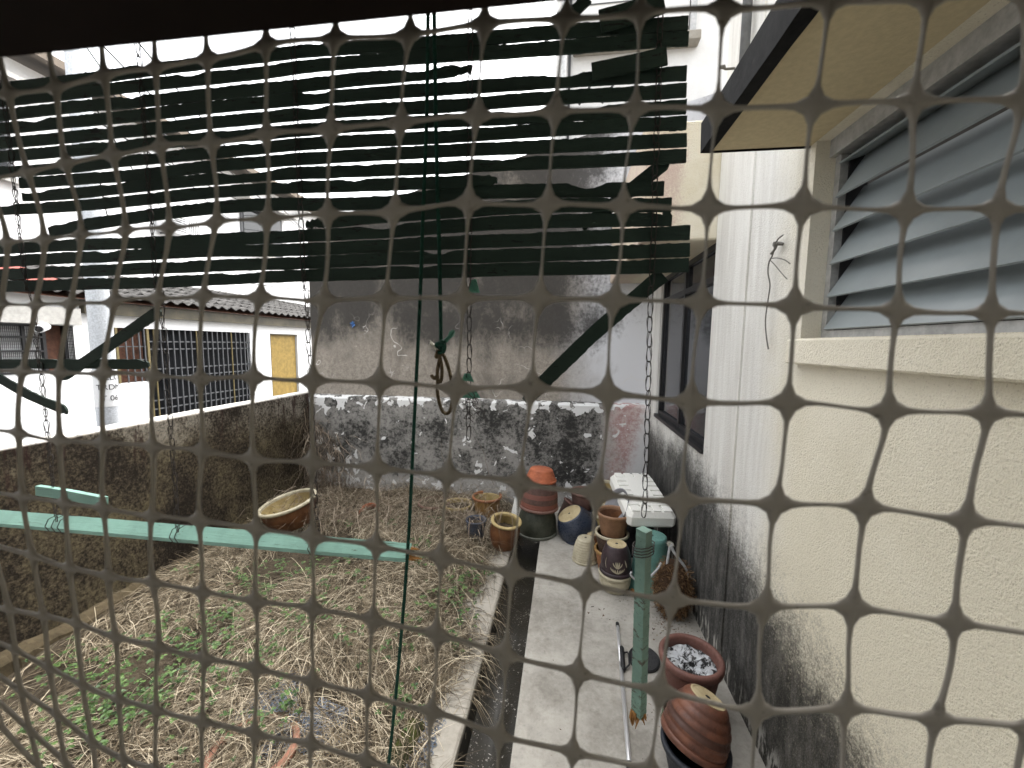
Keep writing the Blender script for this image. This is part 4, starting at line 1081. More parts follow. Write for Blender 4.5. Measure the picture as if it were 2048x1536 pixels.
# ================================================================== dry grass, vines and weeds
rv = random.Random(11)
class Ribbons:
    def __init__(s): s.v = []; s.f = []
    def blade(s, pts, w, wdir):
        b = len(s.v); n_ = len(pts)
        for i, p in enumerate(pts):
            ww = w * (1 - 0.75 * i / (n_ - 1)); s.v.append(p - wdir * ww); s.v.append(p + wdir * ww)
        s.f += [(b + 2 * k, b + 2 * k + 1, b + 2 * k + 3, b + 2 * k + 2) for k in range(n_ - 1)]
    def build(s, name, mat):
        m = MB(); m.v = s.v; m.f = s.f; return m.build(name, mat)
dg = Ribbons()
def straw(x, y, a, L, lift, droop_floor=True, w=None):
    pts = []; p = Vector((x, y, gz(x, y) + rv.uniform(0, .02))); v = Vector((math.cos(a), math.sin(a), lift)).normalized(); n_ = 4
    for i in range(n_ + 1):
        pts.append(p.copy()); v.z -= rv.uniform(.2, .55); v.x += rv.uniform(-.22, .22); v.y += rv.uniform(-.22, .22); v.normalize()
        p = p + v * (L / n_)
        if p.x < -0.60:
            g = gz(p.x, p.y) + 0.004
            if p.z < g: p.z = g + rv.uniform(0, .012)
        p.x = max(p.x, XL + 0.02); p.y = min(p.y, YB - .02)
    dg.blade(pts, w or rv.uniform(.0011, .0028), Vector((-math.sin(a), math.cos(a), rv.uniform(-.5, .5))).normalized())
tufts = 0
while tufts < 3700:
    x = rv.uniform(XL + .18, -0.66); y = 1.25 + (5.24 - 1.25) * rv.random() ** 1.05
    dens = 0.48 + 1.1 * noise.noise((x * 1.3, y * 1.3, 3)) + .5 * noise.noise((x * 4, y * 4, 6)) + (.3 if y > 4.2 else 0) + (.2 if x > -2.2 else -.12)
    if rv.random() > dens: continue
    tufts += 1
    a0 = noise.noise((x * .8, y * .8, 8)) * 7 + rv.uniform(-.7, .7)
    hb_ = 1 + .35 * (y - 2) / 3
    for k in range(rv.randint(8, 17)):
        straw(x + rv.gauss(0, .035), y + rv.gauss(0, .035), a0 + rv.gauss(0, .75), rv.uniform(.12, .46), rv.uniform(.15, 1.5), w=rv.uniform(.0011, .0030) * hb_)
for i in range(1100):                                     # straw hanging over the kerb into the drain
    y = 1.3 + 3.4 * rv.random(); x = rv.uniform(-.80, -.58)
    if noise.noise((y * 2.2, 4, 0)) < -.12: continue
    straw(x, y, rv.gauss(-.35, .5), rv.uniform(.12, .34), rv.uniform(.15, .6))
tag(dg.build('dry_grass', M['straw']), 'dry straw coloured grass matted over the garden soil', 'grass', kind='stuff')
# tangle of dead vines along the back, thickest in the left corner
dg = Ribbons()
def vine(p, v, L, w, n_=9, sag=.12, wob=.35):
    pts = []
    for i in range(n_ + 1):
        pts.append(p.copy()); v = (v + Vector((rv.uniform(-wob, wob), rv.uniform(-wob, wob), rv.uniform(-wob, wob) - sag))).normalized(); p = p + v * (L / n_)
        if p.x < -.6 or p.z > 0.02:
            p.z = max(p.z, gz(max(min(p.x, -.7), XL), p.y) + .006)
        p.y = min(p.y, YB - .015); p.x = max(p.x, XL + .015)
    dg.blade(pts, w, Vector((rv.uniform(-1, 1), rv.uniform(-1, 1), rv.uniform(-.3, .3))).normalized())
for i in range(620):
    x = XL + .02 + abs(rv.gauss(0, .28)); z = rv.random() ** 1.7 * (1.35 - .9 * min(1, (x - XL)))
    vine(Vector((x, YB - rv.uniform(.01, .22), max(.05, z))), Vector((rv.uniform(-.6, .8), rv.uniform(-.4, .1), rv.uniform(-1, .2))), rv.uniform(.25, .75), rv.uniform(.002, .0048))
for i in range(900):
    x = rv.uniform(XL + .1, -.72); y = rv.uniform(4.1, 5.2)
    vine(Vector((x, y, gz(x, y) + rv.uniform(.03, .28))), Vector((rv.uniform(-1, 1), rv.uniform(-1, .2), rv.uniform(-.3, .6))), rv.uniform(.25, .8), rv.uniform(.0016, .0042))
for i in range(110):                                     # over the basin and the kerb pots
    c = rv.choice(((-3.15, 4.25, .38), (-3.0, 4.1, .4), (-.95, 4.2, .30), (-.70, 4.15, .36), (-1.0, 4.7, .30), (-1.3, 4.75, .24)))
    vine(Vector((c[0] + rv.gauss(0, .13), c[1] + rv.gauss(0, .1), c[2] + rv.uniform(-.02, .06))), Vector((rv.uniform(-.8, .8), rv.uniform(-1, -.1), rv.uniform(-.2, .5))), rv.uniform(.3, .6), rv.uniform(.0018, .0036), sag=.28)
tag(dg.build('dead_vines', M['vine']), 'tangle of dead grey brown vines over the back of the garden', 'vines', kind='stuff')
# low green weeds: heart shaped leaflets in small clumps
wd = MB()
def leaf(c, d, L, up):
    s_ = d.cross(up).normalized() * L * .42; t = up * L * .12
    b = len(wd.v); wd.v += [c, c + d * L * .45 - s_ + t, c + d * L * .9 - s_ * .6, c + d * L - t, c + d * L * .9 + s_ * .6, c + d * L * .45 + s_ + t]
    wd.f += [(b, b + 1, b + 2, b + 3), (b, b + 3, b + 4, b + 5)]
spots = [(445, 1240, .20), (560, 1150, .16), (600, 1165, .18), (655, 1135, .22), (700, 1125, .2), (520, 1200, .2), (640, 1250, .18), (560, 1240, .16), (460, 1245, .14), (500, 1180, .12),
         (380, 1310, .22), (440, 1300, .18), (320, 1370, .26), (250, 1430, .30), (270, 1460, .28), (200, 1480, .26), (330, 1400, .2), (480, 1370, .16), (520, 1330, .16), (590, 1290, .16),
         (160, 1380, .2), (120, 1330, .18), (930, 1180, .16), (920, 1190, .15), (965, 1155, .10), (900, 1215, .14), (930, 1265, .10), (860, 1210, .12), (800, 1120, .14), (850, 1150, .12),
         (495, 1160, .12), (385, 1155, .10), (830, 1290, .12), (760, 1330, .12), (690, 1300, .12), (795, 1430, .14), (590, 1420, .10), (510, 1490, .18), (430, 1445, .16), (640, 1110, .12),
         (905, 1295, .1), (870, 1240, .14), (845, 1100, .1), (560, 1330, .1), (780, 1250, .1), (650, 1200, .15), (350, 1260, .12), (300, 1300, .12), (230, 1370, .14), (150, 1450, .16), (720, 1180, .1),
         (780, 1060, .08), (700, 1060, .08), (870, 1060, .1)]
for px_, py_, rad_ in spots:
    c = onz(px_, py_)
    for k in range(int(20 * (rad_ / .15) ** 1.35)):
        x = c.x + rv.gauss(0, rad_ * .6); y = c.y + rv.gauss(0, rad_ * .6)
        if not (XL + .1 < x < -.62): continue
        h = rv.uniform(.06, .14); base_ = Vector((x, y, gz(x, y) + h))
        a0 = rv.uniform(0, 6.28); L = rv.uniform(.014, .030)
        for q_ in range(3):
            a = a0 + q_ * 2.09; up = Vector((rv.uniform(-.35, .35), rv.uniform(-.35, .35), 1)).normalized()
            leaf(base_, Vector((math.cos(a), math.sin(a), rv.uniform(-.25, .25))).normalized(), L, up)
tag(wd.build('green_weeds', M['weed']), 'low patches of small green leafed weeds in the dry grass', 'weeds', kind='stuff')
# grit and crumbs on the path
gt = MB()
def crumb(p, s_):
    b = len(gt.v); gt.v += [p + Vector((rv.uniform(-1, 1) * s_, rv.uniform(-1, 1) * s_, 0)) + e * s_ for e in (Vector((1, 0, 0)), Vector((-.5, .8, 0)), Vector((-.5, -.8, 0)), Vector((0, 0, .9)))]
    gt.f += [(b, b + 1, b + 3), (b + 1, b + 2, b + 3), (b + 2, b, b + 3)]
for px_, py_, n_, s_, r_ in ((1250, 1190, 60, .004, .07), (1340, 1250, 160, .0045, .12), (1330, 1240, 60, .006, .08), (1195, 1222, 6, .008, .05), (1230, 1350, 8, .004, .2), (1150, 1280, 10, .004, .3), (1120, 1400, 10, .003, .3), (1330, 1430, 60, .004, .06)):
    c = onz(px_, py_)
    for k in range(n_): crumb(Vector((c.x + rv.gauss(0, r_), c.y + rv.gauss(0, r_), .001)), s_ * rv.uniform(.5, 1.3))
tag(gt.build('path_crumbs', M['grit']), 'crumbs of soil and grit scattered on the concrete path', 'grit', kind='stuff')
# little grass tuft by the near pots
dg = Ribbons()
c = onz(1338, 1440)
for k in range(60):
    a = rv.uniform(0, 6.28); p = Vector((c.x + rv.gauss(0, .025), c.y + rv.gauss(0, .03), 0)); v = Vector((math.cos(a) * .5, math.sin(a) * .5, 1)).normalized()
    dg.blade([p, p + v * .04, p + v * .08 + Vector((math.cos(a) * .012, math.sin(a) * .012, -.008))], .0011, Vector((-math.sin(a), math.cos(a), 0)))
tag(dg.build('grass_tuft', M['weed']), 'small grass tuft growing at the foot of the near pots', 'grass')

# ================================================================== wooden slat blind
YS = 0.90
bl = empty('slat_blind', (-0.62, YS, 2.3), None, 'broken dark green wooden slat blind hanging on wire chains in front', 'blind')
rb_ = random.Random(21)
def slat(pts, hpx=24.0, th=0.005, y=YS, ragL=0.0, ragR=0.0, mat='slat', name='slat', label=None, seed=0, rag=0.0034, taperR=0, ext=0.0, chip=0.5):
    pl = [ony(a, b, y) for a, b in pts]
    if ext: pl = [pl[0] + (pl[0] - pl[1]).normalized() * ext] + pl
    fine = []
    L = [0]
    for i in range(1, len(pl)): L.append(L[-1] + (pl[i] - pl[i - 1]).length)
    n_ = max(6, int(L[-1] / 0.006))
    sp = smooth_path(pl, 24); SL = [0]
    for i in range(1, len(sp)): SL.append(SL[-1] + (sp[i] - sp[i - 1]).length)
    i_w = 0 if name == 'slat' else 99
    j = 0; mb = MB(); hh = hpx * 0.001132 * (y / 0.9) / 2
    for i in range(n_ + 1):
        d = SL[-1] * i / n_
        while j < len(SL) - 2 and SL[j + 1] < d: j += 1
        t = (d - SL[j]) / max(1e-9, SL[j + 1] - SL[j]); p = sp[j].lerp(sp[j + 1], min(1, max(0, t)))
        p = p + Vector((0, 0, (.0036 if i_w < 20 else .001) * noise.noise((d * 3.1, seed * 2.3, 40)))); tg = (sp[min(j + 1, len(sp) - 1)] - sp[j]).normalized(); nrm = Vector((-tg.z, 0, tg.x))
        e1 = rag * (.5 * noise.noise((d * 17, seed, 0)) + .45 * noise.noise((d * 83, seed, 2)) + .4 * noise.noise((d * 260, seed, 3))); e2 = rag * .5 * (.5 * noise.noise((d * 21, seed, 9)) + .4 * noise.noise((d * 97, seed, 5)))
        ch = noise.noise((d * 9, seed * 1.7, 20))
        if ch > chip: e1 -= hh * .9 * (ch - chip) * 2
        de = SL[-1] - d
        for dd, rg, sg in ((d, ragL, 1), (de, ragR, 2)):
            if rg and dd < rg:
                f_ = (1 - dd / rg); e1 -= hh * f_ * (.6 + .9 * noise.noise((d * 150, seed, sg))); e2 += hh * f_ * (.5 + .9 * noise.noise((d * 130, seed, sg + 4)))
        a = p + nrm * (hh + e1); b = p - nrm * (hh - e2)
        if (a - b).dot(nrm) < .0008: b = a - nrm * .0008
        wv = Vector((0, .002 * noise.noise((d * 4, seed, 1)), 0)); ty = Vector((0, th / 2, 0))
        mb.v += [b - ty + wv, a - ty + wv, a + ty + wv, b + ty + wv]
        if i:
            q = (i - 1) * 4; mb.f += [(q + k, q + (k + 1) % 4, q + 4 + (k + 1) % 4, q + 4 + k) for k in range(4)]
    mb.f += [(3, 2, 1, 0), tuple(n_ * 4 + k for k in range(4))]
    o = mb.build(name, M[mat], bl)
    if label: o['label'] = label
    return o
S_ = [
    [(0, 178), (144, 161), (513, 114), (694, 97), (1316, 51), (1344, 49)],
    [(0, 203), (144, 188), (513, 148), (694, 126), (1316, 81), (1345, 79)],
    [(0, 231), (144, 216), (513, 180), (694, 161), (944, 140)],
    [(0, 259), (144, 245), (513, 208), (694, 191), (1316, 150), (1341, 149)],
    [(0, 287), (144, 274), (513, 237), (694, 222), (1316, 184), (1341, 183)],
    [(0, 315), (144, 303), (513, 267), (694, 253), (1316, 218), (1340, 217)],
    [(0, 345), (144, 333), (513, 297), (694, 284), (1316, 249), (1338, 248)],
    [(40, 366), (144, 360), (513, 326), (694, 314), (1316, 283), (1335, 283)],
    [(46, 392), (144, 385), (513, 352), (694, 343), (1316, 315), (1334, 315)],
    [(0, 421), (144, 413), (513, 379), (694, 372), (995, 361)],
    [(100, 466), (140, 455), (230, 441), (376, 421), (512, 410), (697, 408), (800, 402), (957, 386), (1328, 376)],
    [(612, 451), (660, 444), (1000, 417), (1316, 409), (1331, 409)],
    [(0, 497), (410, 480), (608, 473), (1000, 447), (1316, 439), (1326, 439)],
    [(0, 523), (410, 504), (608, 498), (1316, 469), (1330, 469)],
    [(0, 549), (410, 532), (608, 525), (1316, 501), (1329, 501)],
    [(0, 574), (410, 560), (608, 552), (1316, 532), (1327, 532)],
]
for i, pts in enumerate(S_):
    left = pts[0][0] == 0
    slat(pts, 23.2 if i < 10 else 25, seed=i * 3.7, y=YS + (0.006 if i in (10,) else 0), ext=0.28 if left else 0, ragL=0 if left else (.05 if i == 11 else 0), ragR=(.06 if i in (2, 9) else 0), chip=(.22 if i in (3, 5, 6, 8, 10) else .34))
# broken loose pieces still caught in the chains
slat([(1184, 144), (1258, 129), (1334, 112)], 30, y=YS - .012, seed=51, name='broken_slat', rag=.0012)
slat([(1200, 44), (1262, 26), (1328, 2)], 38, y=YS - .014, seed=52, name='broken_slat', rag=.0012)
slat([(1138, 34), (1175, -4)], 22, y=YS + .012, seed=53, name='broken_slat')
slat([(1337, 320), (1290, 357), (1165, 457)], 24, y=YS + .014, seed=54, ragL=.01, ragR=.03, name='broken_slat')
slat([(1326, 549), (1190, 665), (1066, 785), (1048, 800)], 29, y=YS + .012, seed=55, ragR=.02, name='broken_slat')
slat([(320, 620), (220, 690), (120, 757)], 24, y=YS - .010, seed=56, ragL=.008, ragR=.02, name='broken_slat')
slat([(0, 728), (150, 728), (298, 729)], 23, y=YS + .008, seed=57, ext=.3, ragR=.03, name='broken_slat')
slat([(-40, 733), (50, 785), (135, 822)], 22, y=YS - .010, seed=58, ragR=.015, name='broken_slat')
slat([(76, 980), (140, 990), (212, 1004)], 24, y=YS - .004, seed=59, th=.012, mat='rail', name='broken_slat', rag=.0008, chip=2, label='short mint green broken batten hanging from a chain')
# bottom rail: square batten rolled so that its top face catches the light
rl = MB()
p0 = ony(-330, 1018, YS); p1 = ony(818, 1096, YS)
p0.z = p1.z = (ony(400, 1072, YS)).z + .0
n_ = 160
for i in range(n_ + 1):
    t = i / n_; p = p0.lerp(p1, t); e = .0012
    j1, j2, j3 = (e * noise.noise((t * 90, k, 0)) for k in (1, 5, 9))
    endr = max(0, (t - .985) / .015)
    a, b, c, d = Vector((0, .020, .026 + j1)), Vector((0, -.020, .017 + j2)), Vector((0, -.018, -.014 + j3)), Vector((0, .022, -.010))
    # front face leans back, underside darker
    a, b, c, d = Vector((0, .016, .019 + j1)), Vector((0, -.010, -.008 + j2)), Vector((0, -.006, -.020 + j3)), Vector((0, .020, .005))
    k = 1 - .35 * endr * abs(noise.noise((t * 900, 3, 3)))
    rl.v += [p + q * k for q in (a, b, c, d)]
    if i: q = (i - 1) * 4; rl.f += [(q + m_, q + (m_ + 1) % 4, q + 4 + (m_ + 1) % 4, q + 4 + m_) for m_ in range(4)]
rl.f += [(3, 2, 1, 0), tuple(n_ * 4 + k for k in range(4))]
ro = rl.build('bottom_rail', M['rail'], bl); ro['label'] = 'long mint green bottom rail of the blind, broken off at its right end'
sp_ = MB()
for i in range(14):
    q = p1 + Vector((-.006, rb_.uniform(-.009, .016), rb_.uniform(-.012, .012)))
    sp_.tube([q, q + Vector((rb_.uniform(.015, .04), 0, rb_.uniform(-.006, .004)))], [.003, .0006], 4)
sp_.build('splinters', M['splinter'], ro)
# wire bindings round the rail
for cx in (-1.415, -1.395, -1.375, -1.02, -1.005, -.622, -.612):
    c = Vector((cx, YS, p0.z)); pts = []
    for k in range(9):
        a = 2 * math.pi * k / 8; pts.append(c + Vector((.012 * math.cos(a) , .024 * math.cos(a) * .9 + .003, .026 * math.sin(a) - 0.0)))
    MB().tube(pts[:-1], .0011, 5, True).build('wire_binding', M['wire'], ro)
# right half of the broken rail hanging on end from the last chain
vr = MB(); t0_ = ony(1288, 1060, YS); b0_ = ony(1277, 1428, YS)
n_ = 60
for i in range(n_ + 1):
    t = i / n_; p = t0_.lerp(b0_, t); ee = .0012
    w = .0165; cs = [Vector((-w, .006, 0)), Vector((.001, -.016, 0)), Vector((.0185, .002, 0)), Vector((.002, .022, 0))]
    for k, c in enumerate(cs):
        sh2 = .02 * noise.noise((k * 3.1, 7, 0)) if i == n_ else 0
        vr.v.append(p + c + Vector((ee * noise.noise((t * 50, k, 0)), ee * noise.noise((t * 50, k, 8)), sh2)))
    if i: q = (i - 1) * 4; vr.f += [(q + m_, q + 4 + m_, q + 4 + (m_ + 1) % 4, q + (m_ + 1) % 4) for m_ in range(4)]
vr.f += [(0, 1, 2, 3), tuple(n_ * 4 + 3 - k for k in range(4))]
vo = vr.build('hanging_rail', M['rail_old'], bl); vo['label'] = 'mint green broken rail half hanging upright from the rightmost chain'
sp_ = MB()
for i in range(22):
    q = b0_ + Vector((rb_.uniform(-.014, .016), rb_.uniform(-.010, .012), .006)); L = rb_.uniform(.012, .045)
    sp_.tube([q, q + Vector((rb_.uniform(-.004, .004), 0, -L * .5)), q + Vector((rb_.uniform(-.006, .006), 0, -L))], [.004, .0032, .0006], 4)
sp_.build('splinters', M['splinter'], vo)
for k in range(4):
    c = t0_.lerp(b0_, .075 + .015 * k); pts = [c + Vector((.024 * math.cos(a), .022 * math.sin(a) + .002, .006 * math.cos(a))) for a in [2 * math.pi * i / 10 for i in range(10)]]
    MB().tube(pts, .0012, 5, True).build('wire_binding', M['wire'], vo)
# chains of doubled wire loops
lk = MB()
def loop(w, l, yo, tw):
    pts = []
    for k in range(16):
        a = 2 * math.pi * k / 16; x = w * math.cos(a); z = l * math.sin(a)
        x = math.copysign(abs(math.cos(a)) ** .6, math.cos(a)) * w * (1 + tw * math.sin(a))
        pts.append(Vector((x, yo + .0015 * math.sin(2 * a), z)))
    return pts
lk.tube(loop(.0052, .0175, -.0014, .25), .00085, 5, True); lk.tube(loop(.0046, .0170, .0016, -.2), .00085, 5, True)
link0 = None
PITCH_ = .0320
def chain(x0, z0, z1, x1=None, front=-.010):
    global link0
    x1 = x0 if x1 is None else x1
    ce = MB().tube([(x0, YS, z0 + .03), (x0, YS, z0)], .0012, 5).build('chain', M['wire'], bl)
    n_ = int((z0 - z1) / PITCH_); inv = XF[bl.name].inverted()
    for i in range(n_ + 1):
        t = i / max(1, n_); z = z0 - PITCH_ * i; x = x0 + (x1 - x0) * t + rb_.uniform(-.0012, .0012)
        yy = YS + (front if z > 2.33 else rb_.uniform(-.002, .002)) 
        m = inv @ Matrix.Translation((x, yy, z)) @ Matrix.Rotation(rb_.uniform(-.5, .5) + (R(180) if i % 2 else 0), 4, 'Z') @ Matrix.Rotation(rb_.uniform(-.07, .07), 4, 'Y')
        if link0 is None:
            link0 = lk.build('link', M['wire'], ce, world=False, smooth=True); link0.matrix_local = m
        else: inst(link0, 'link', ce, m)
chain(-1.424, 2.95, 1.70, -1.412)
chain(-1.024, 2.95, 1.70)
chain(-.626, 2.95, 1.70, -.617)
chain(-.216, 2.95, 1.985, -.222)
chain(.168, 2.95, 1.80, .186)
# scraps of green tarp caught in the fourth chain
for px_, py_, w_, h_ in ((948, 572, .014, .03), (935, 755, .016, .02), (943, 788, .022, .018)):
    c = ony(px_, py_, YS - .006); m3 = MB()
    for i in range(5):
        for j in range(5):
            m3.v.append(c + Vector(((i / 4 - .5) * w_ * (.4 + .6 * j / 4) * 2, .006 * noise.noise((i * .9, j * .9, px_)), (.5 - j / 4) * h_ + .004 * noise.noise((i * 1.7, j * .3, py_)))))
    for i in range(4):
        for j in range(4): m3.f.append((i * 5 + j, i * 5 + j + 1, i * 5 + j + 6, i * 5 + j + 5))
    m3.build('tarp_scrap', M['rope_end'], bl)
tg_ = MB()
c = ony(943, 800, YS)
for i in range(14):
    p = c + Vector((rb_.gauss(0, .008), rb_.gauss(0, .006), rb_.gauss(0, .02))); pts = [p]
    for k in range(4): pts.append(pts[-1] + Vector((rb_.uniform(-.016, .016), rb_.uniform(-.006, .006), rb_.uniform(-.02, .012))))
    tg_.tube(smooth_path(pts, 4), .0009, 4)
tg_.build('wire_tangle', M['wire'], bl)

# ------------------------------------------------------------------ green pull cords
def rope3(pl, r, turns_per_m, name, mat, parent):
    pl = smooth_path(pl, 40); Ls = [0]
    for i in range(1, len(pl)): Ls.append(Ls[-1] + (pl[i] - pl[i - 1]).length)
    n_ = int(Ls[-1] / .0022); out = [[], [], []]; j = 0
    for i in range(n_ + 1):
        d = Ls[-1] * i / n_
        while j < len(Ls) - 2 and Ls[j + 1] < d: j += 1
        p = pl[j].lerp(pl[j + 1], (d - Ls[j]) / max(1e-9, Ls[j + 1] - Ls[j])); t = (pl[j + 1] - pl[j]).normalized()
        a = t.cross(Vector((0, 1, 0.05))).normalized(); b = t.cross(a)
        for s_ in range(3):
            an = d * turns_per_m * 6.283 + s_ * 2.094; out[s_].append(p + (a * math.cos(an) + b * math.sin(an)) * r * .55)
    for s_ in range(3): MB().tube(out[s_], r * .55, 5).build(name, mat, parent, smooth=True)
YR = YS - .035
o = empty('pull_cord', ony(855, 0, YR), None, 'long green pull cord hanging past the bottom rail to the ground', 'rope', 'green pull cords')
top1 = ony(857, 30, YR); top1.z = 2.97
rope3([top1, ony(856, 60, YR), ony(853, 250, YR), ony(846, 430, YR), ony(840, 600, YR), ony(828, 850, YR), ony(816, 1090, YR), ony(797, 1330, YR), ony(770, 1600, YR)], .0042, 62, 'strand', M['rope'], o)
o = empty('pull_cord', ony(872, 0, YR), None, 'short green cord ending in a knot with an old brown rope loop', 'rope', 'green pull cords')
top2 = ony(868, 30, YR); top2.z = 2.97
rope3([top2, ony(869, 60, YR), ony(873, 300, YR), ony(878, 480, YR), ony(881, 620, YR), ony(882, 700, YR)], .0044, 62, 'strand', M['rope'], o)
kn = [ony(874, 690, YR), ony(886, 683, YR - .006), ony(888, 697, YR), ony(876, 700, YR + .006), ony(874, 688, YR - .006), ony(888, 690, YR - .008), ony(886, 703, YR), ony(875, 706, YR - .004)]
MB().tube(smooth_path(kn, 6), .005, 7).build('knot', M['rope'], o, smooth=True)
rope3([ony(876, 700, YR), ony(872, 715, YR - .006), ony(880, 712, YR - .004), ony(875, 740, YR), ony(876, 760, YR), ony(882, 762, YR), ony(884, 740, YR), ony(880, 715, YR)], .0042, 70, 'old_rope', M['rope_old'], o)
rope3([ony(880, 708, YR), ony(888, 712, YR), ony(898, 740, YR), ony(904, 770, YR), ony(905, 800, YR), ony(899, 823, YR), ony(888, 826, YR), ony(880, 810, YR), ony(875, 785, YR), ony(875, 755, YR), ony(868, 757, YR - .004), ony(863, 750, YR - .006)], .0042, 70, 'old_rope', M['rope_old'], o)
fz = MB()
for i in range(26):
    fz.tube([ony(884, 690, YR), ony(892 + rb_.uniform(-2, 4), 680 + rb_.uniform(-4, 4), YR - .003), ony(905 + rb_.uniform(-6, 6), 662 + rb_.uniform(-4, 10), YR - rb_.uniform(0, .008))], [.0018, .0014, .0006], 4)
fz.build('frayed_end', M['rope_end'], o)
fz = MB()
for i in range(20):
    fz.tube([ony(876, 702, YR), ony(868 + rb_.uniform(-2, 2), 692 + rb_.uniform(-3, 3), YR - .004), ony(861 + rb_.uniform(-3, 3), 685 + rb_.uniform(-5, 5), YR - rb_.uniform(0, .008))], [.0022, .002, .0008], 4)
fz.build('frayed_end', M['rope_white'], o)

# ------------------------------------------------------------------ plastic net across the opening
YN = 0.240
rows = [
 [(7, 185), (101, 169), (207, 152), (316, 135), (420, 120), (536, 96), (670, 77), (815, 65), (967, 48), (1127, 38), (1282, 23), (1453, 19), (1659, 2), (1858, -6)],
 [(50, 342), (135, 327), (229, 311), (328, 298), (427, 287), (534, 268), (660, 258), (800, 246), (953, 231), (1112, 222), (1265, 217), (1432, 217), (1625, 211), (1830, 203), (2043, 204)],
 [(85, 478), (166, 472), (254, 462), (342, 454), (431, 444), (533, 437), (651, 427), (788, 418), (940, 409), (1094, 407), (1248, 412), (1410, 418), (1602, 418), (1809, 420), (1997, 418)],
 [(62, 607), (138, 607), (230, 603), (319, 597), (407, 592), (519, 595), (642, 598), (771, 596), (923, 595), (1078, 597), (1231, 599), (1396, 607), (1586, 613), (1788, 622), (1988, 624)],
 [(32, 743), (112, 747), (207, 745), (309, 751), (404, 755), (507, 755), (624, 762), (761, 766), (909, 772), (1062, 779), (1215, 785), (1381, 800), (1570, 804), (1775, 817), (1986, 827)],
 [(28, 868), (117, 879), (212, 886), (313, 892), (408, 902), (510, 913), (625, 925), (755, 938), (893, 949), (1042, 963), (1195, 981), (1361, 997), (1550, 1007), (1736, 1016), (1943, 1042)],
 [(40, 996), (129, 1007), (214, 1015), (312, 1027), (406, 1041), (511, 1058), (623, 1077), (752, 1092), (883, 1117), (1023, 1141), (1172, 1164), (1341, 1195), (1527, 1211), (1710, 1218), (1914, 1247)],
 [(56, 1115), (137, 1136), (219, 1149), (312, 1164), (410, 1181), (513, 1198), (625, 1217), (744, 1242), (872, 1274), (1011, 1312), (1158, 1346), (1320, 1378), (1511, 1419), (1689, 1416), (1873, 1433)],
 [(78, 1236), (147, 1251), (230, 1274), (319, 1294), (410, 1316), (514, 1335), (624, 1364), (736, 1392), (862, 1431), (1000, 1479), (1144, 1509), (1306, 1544), (1495, 1596), (1668, 1600), (1835, 1618)],
 [(96, 1335), (166, 1368), (241, 1395), (317, 1417), (406, 1442), (509, 1467), (621, 1490), (732, 1521), (855, 1562), (988, 1612), (1132, 1648), (1290, 1690), (1478, 1745), (1648, 1760), (1805, 1785)],
]
NC = max(len(r) for r in rows)
grid = []
for r in rows:
    r = list(r)
    while len(r) < NC: r.append((2 * r[-1][0] - r[-2][0], 2 * r[-1][1] - r[-2][1]))
    for k in range(2): r.insert(0, (2 * r[0][0] - r[1][0], 2 * r[0][1] - r[1][1]))
    for k in range(2): r.append((2 * r[-1][0] - r[-2][0], 2 * r[-1][1] - r[-2][1]))
    g_row = [(ony(a, b, YN)).xz for a, b in r]
    for k in range(9): g_row.append(2 * g_row[-1] - g_row[-2])
    for k in range(5): g_row.insert(0, 2 * g_row[0] - g_row[1])
    grid.append(g_row)
NC = len(grid[0])
for k in range(2): grid.insert(0, [2 * grid[0][i] - grid[1][i] for i in range(NC)])
for k in range(3): grid.append([grid[-1][i] + (grid[-1][i] - grid[-2][i]) for i in range(NC)])
NR = len(grid)
def cat(p0, p1, p2, p3, t):
    return 0.5 * (2 * p1 + (p2 - p0) * t + (2 * p0 - 5 * p1 + 4 * p2 - p3) * t * t + (3 * p1 - p0 - 3 * p2 + p3) * t ** 3)
def G_(r, c):
    return grid[min(max(r, 0), NR - 1)][min(max(c, 0), NC - 1)]
def netp(r, c, v, u):
    rw = [cat(G_(r + k, c - 1), G_(r + k, c), G_(r + k, c + 1), G_(r + k, c + 2), u) for k in (-1, 0, 1, 2)]
    return cat(*rw, v)
net = MB(); KP = 32
WH, WV = .024, .017
TH = .0016
vid = {}
def nv(key, p, dy):
    if key not in vid:
        p = p + Vector((.0022 * noise.noise((p.x * 22, p.y * 22, 11)), .0022 * noise.noise((p.x * 22, p.y * 22, 17)))); wob = .006 * noise.noise((p.x * 6, p.y * 6, 2)); vid[key] = len(net.v); net.v.append(Vector((p.x, YN + dy + wob, p.y)))
    return vid[key]
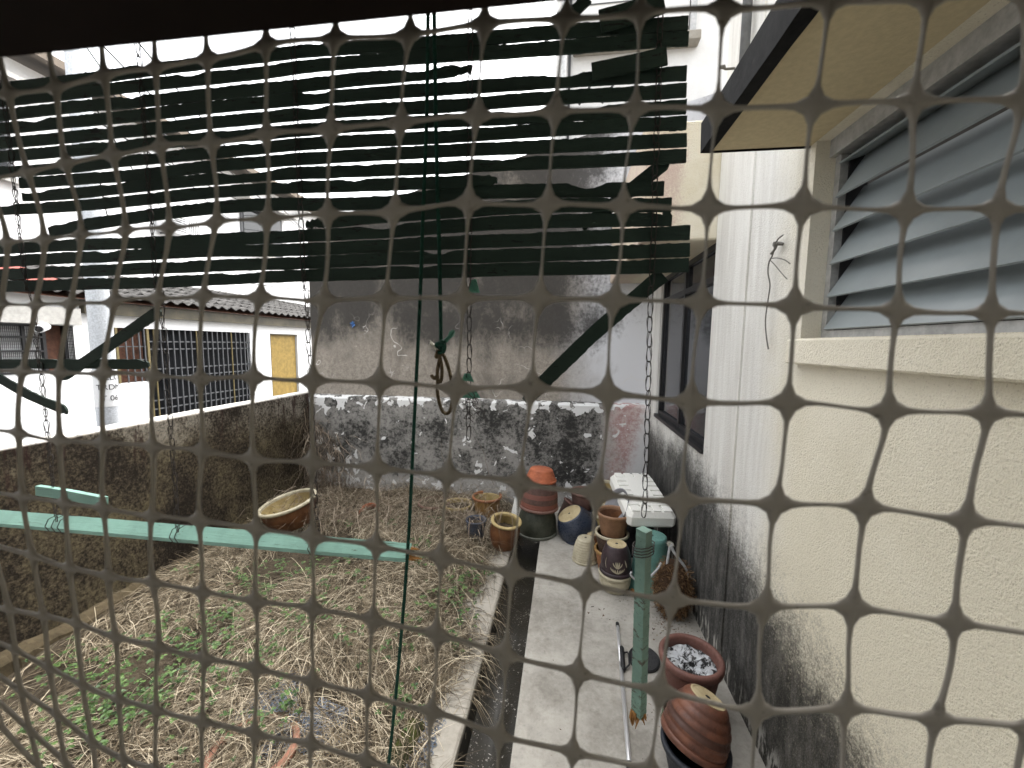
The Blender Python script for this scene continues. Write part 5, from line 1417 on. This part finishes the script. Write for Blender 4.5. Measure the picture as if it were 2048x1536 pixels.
for r in range(NR - 1):
    for c in range(NC - 1):
        outer = []; hole = []; flat = []
        for k in range(KP):
            a = 2 * math.pi * (k + .0) / KP + math.pi / 4
            ca, sa = math.cos(a), math.sin(a)
            m_ = max(abs(ca), abs(sa)); ou, ov = .5 + .5 * ca / m_, .5 + .5 * sa / m_
            ex = 4.6 + 0.8 * noise.noise((r * 1.7, c * 2.3, 5)); q = (abs(ca) ** ex + abs(sa) ** ex) ** (-1 / ex)
            wn_ = 1 + .45 * noise.noise((r * 3.1 + ov * 2, c * 2.7 + ou * 2, 9)); hu, hv = .5 + (.5 - WV * wn_) * q * ca, .5 + (.5 - WH * wn_) * q * sa
            fu, fv = ou + (hu - ou) * .55, ov + (hv - ov) * .55
            outer.append((round(ou, 4), round(ov, 4))); hole.append((hu, hv)); flat.append((fu, fv))
        for side, dy in ((0, -TH), (1, TH)):
            io, ifl = [], []
            for k in range(KP):
                u, v = outer[k]; io.append(nv((round(c + u, 3), round(r + v, 3), side), netp(r, c, v, u), dy))
                u, v = flat[k]; ifl.append(nv((r, c, k, side, 'f'), netp(r, c, v, u), dy * .85))
            ih = [nv((r, c, k, 'h'), netp(r, c, hole[k][1], hole[k][0]), 0) for k in range(KP)]
            for k in range(KP):
                k2 = (k + 1) % KP
                f1, f2 = (io[k], io[k2], ifl[k2], ifl[k]), (ifl[k], ifl[k2], ih[k2], ih[k])
                net.f += [f1, f2] if side else [f1[::-1], f2[::-1]]
tag(net.build('plastic_net', M['net'], smooth=True, origin=(0, YN, 1.7)), 'grey brown plastic mesh net stretched across the whole near view', 'net')

# ------------------------------------------------------------------ the porch we look out of
beam = MB().box((-2.2, 0.150, 2.372), (1.05, 0.225, 2.50), 0.006)
tag(beam.build('window_beam', M['beam'], origin=(-0.5, .18, 2.38)), 'almost black timber beam across the top left of the opening', 'beam')
ceil_m = plain('porch_ceiling_paint', (0.62, 0.60, 0.56), .9, obj=False, scale=3)
struct('porch_ceiling', MB().box((-3.6, -3.0, 3.10), (0.30, 1.05, 3.16)), ceil_m)
struct('porch_floor', MB().box((-3.6, -3.0, -0.39), (XR - .005, 0.04, 0.60)), M['path'])
struct('porch_wall', MB().box((-2.6, .255, -.39), (XR - .006, .35, 1.50)), M['white_wall'])
struct('porch_back_wall', MB().box((-3.6, -3.1, -.39), (XR - .006, -2.99, 3.10)), ceil_m)
tag(MB().box((-3.5, .86, 3.0), (.30, .94, 3.095), .004).build('eaves_beam', M['beam'], origin=(-1.5, .9, 3.0)), 'dark eaves beam that carries the slat blind', 'beam')
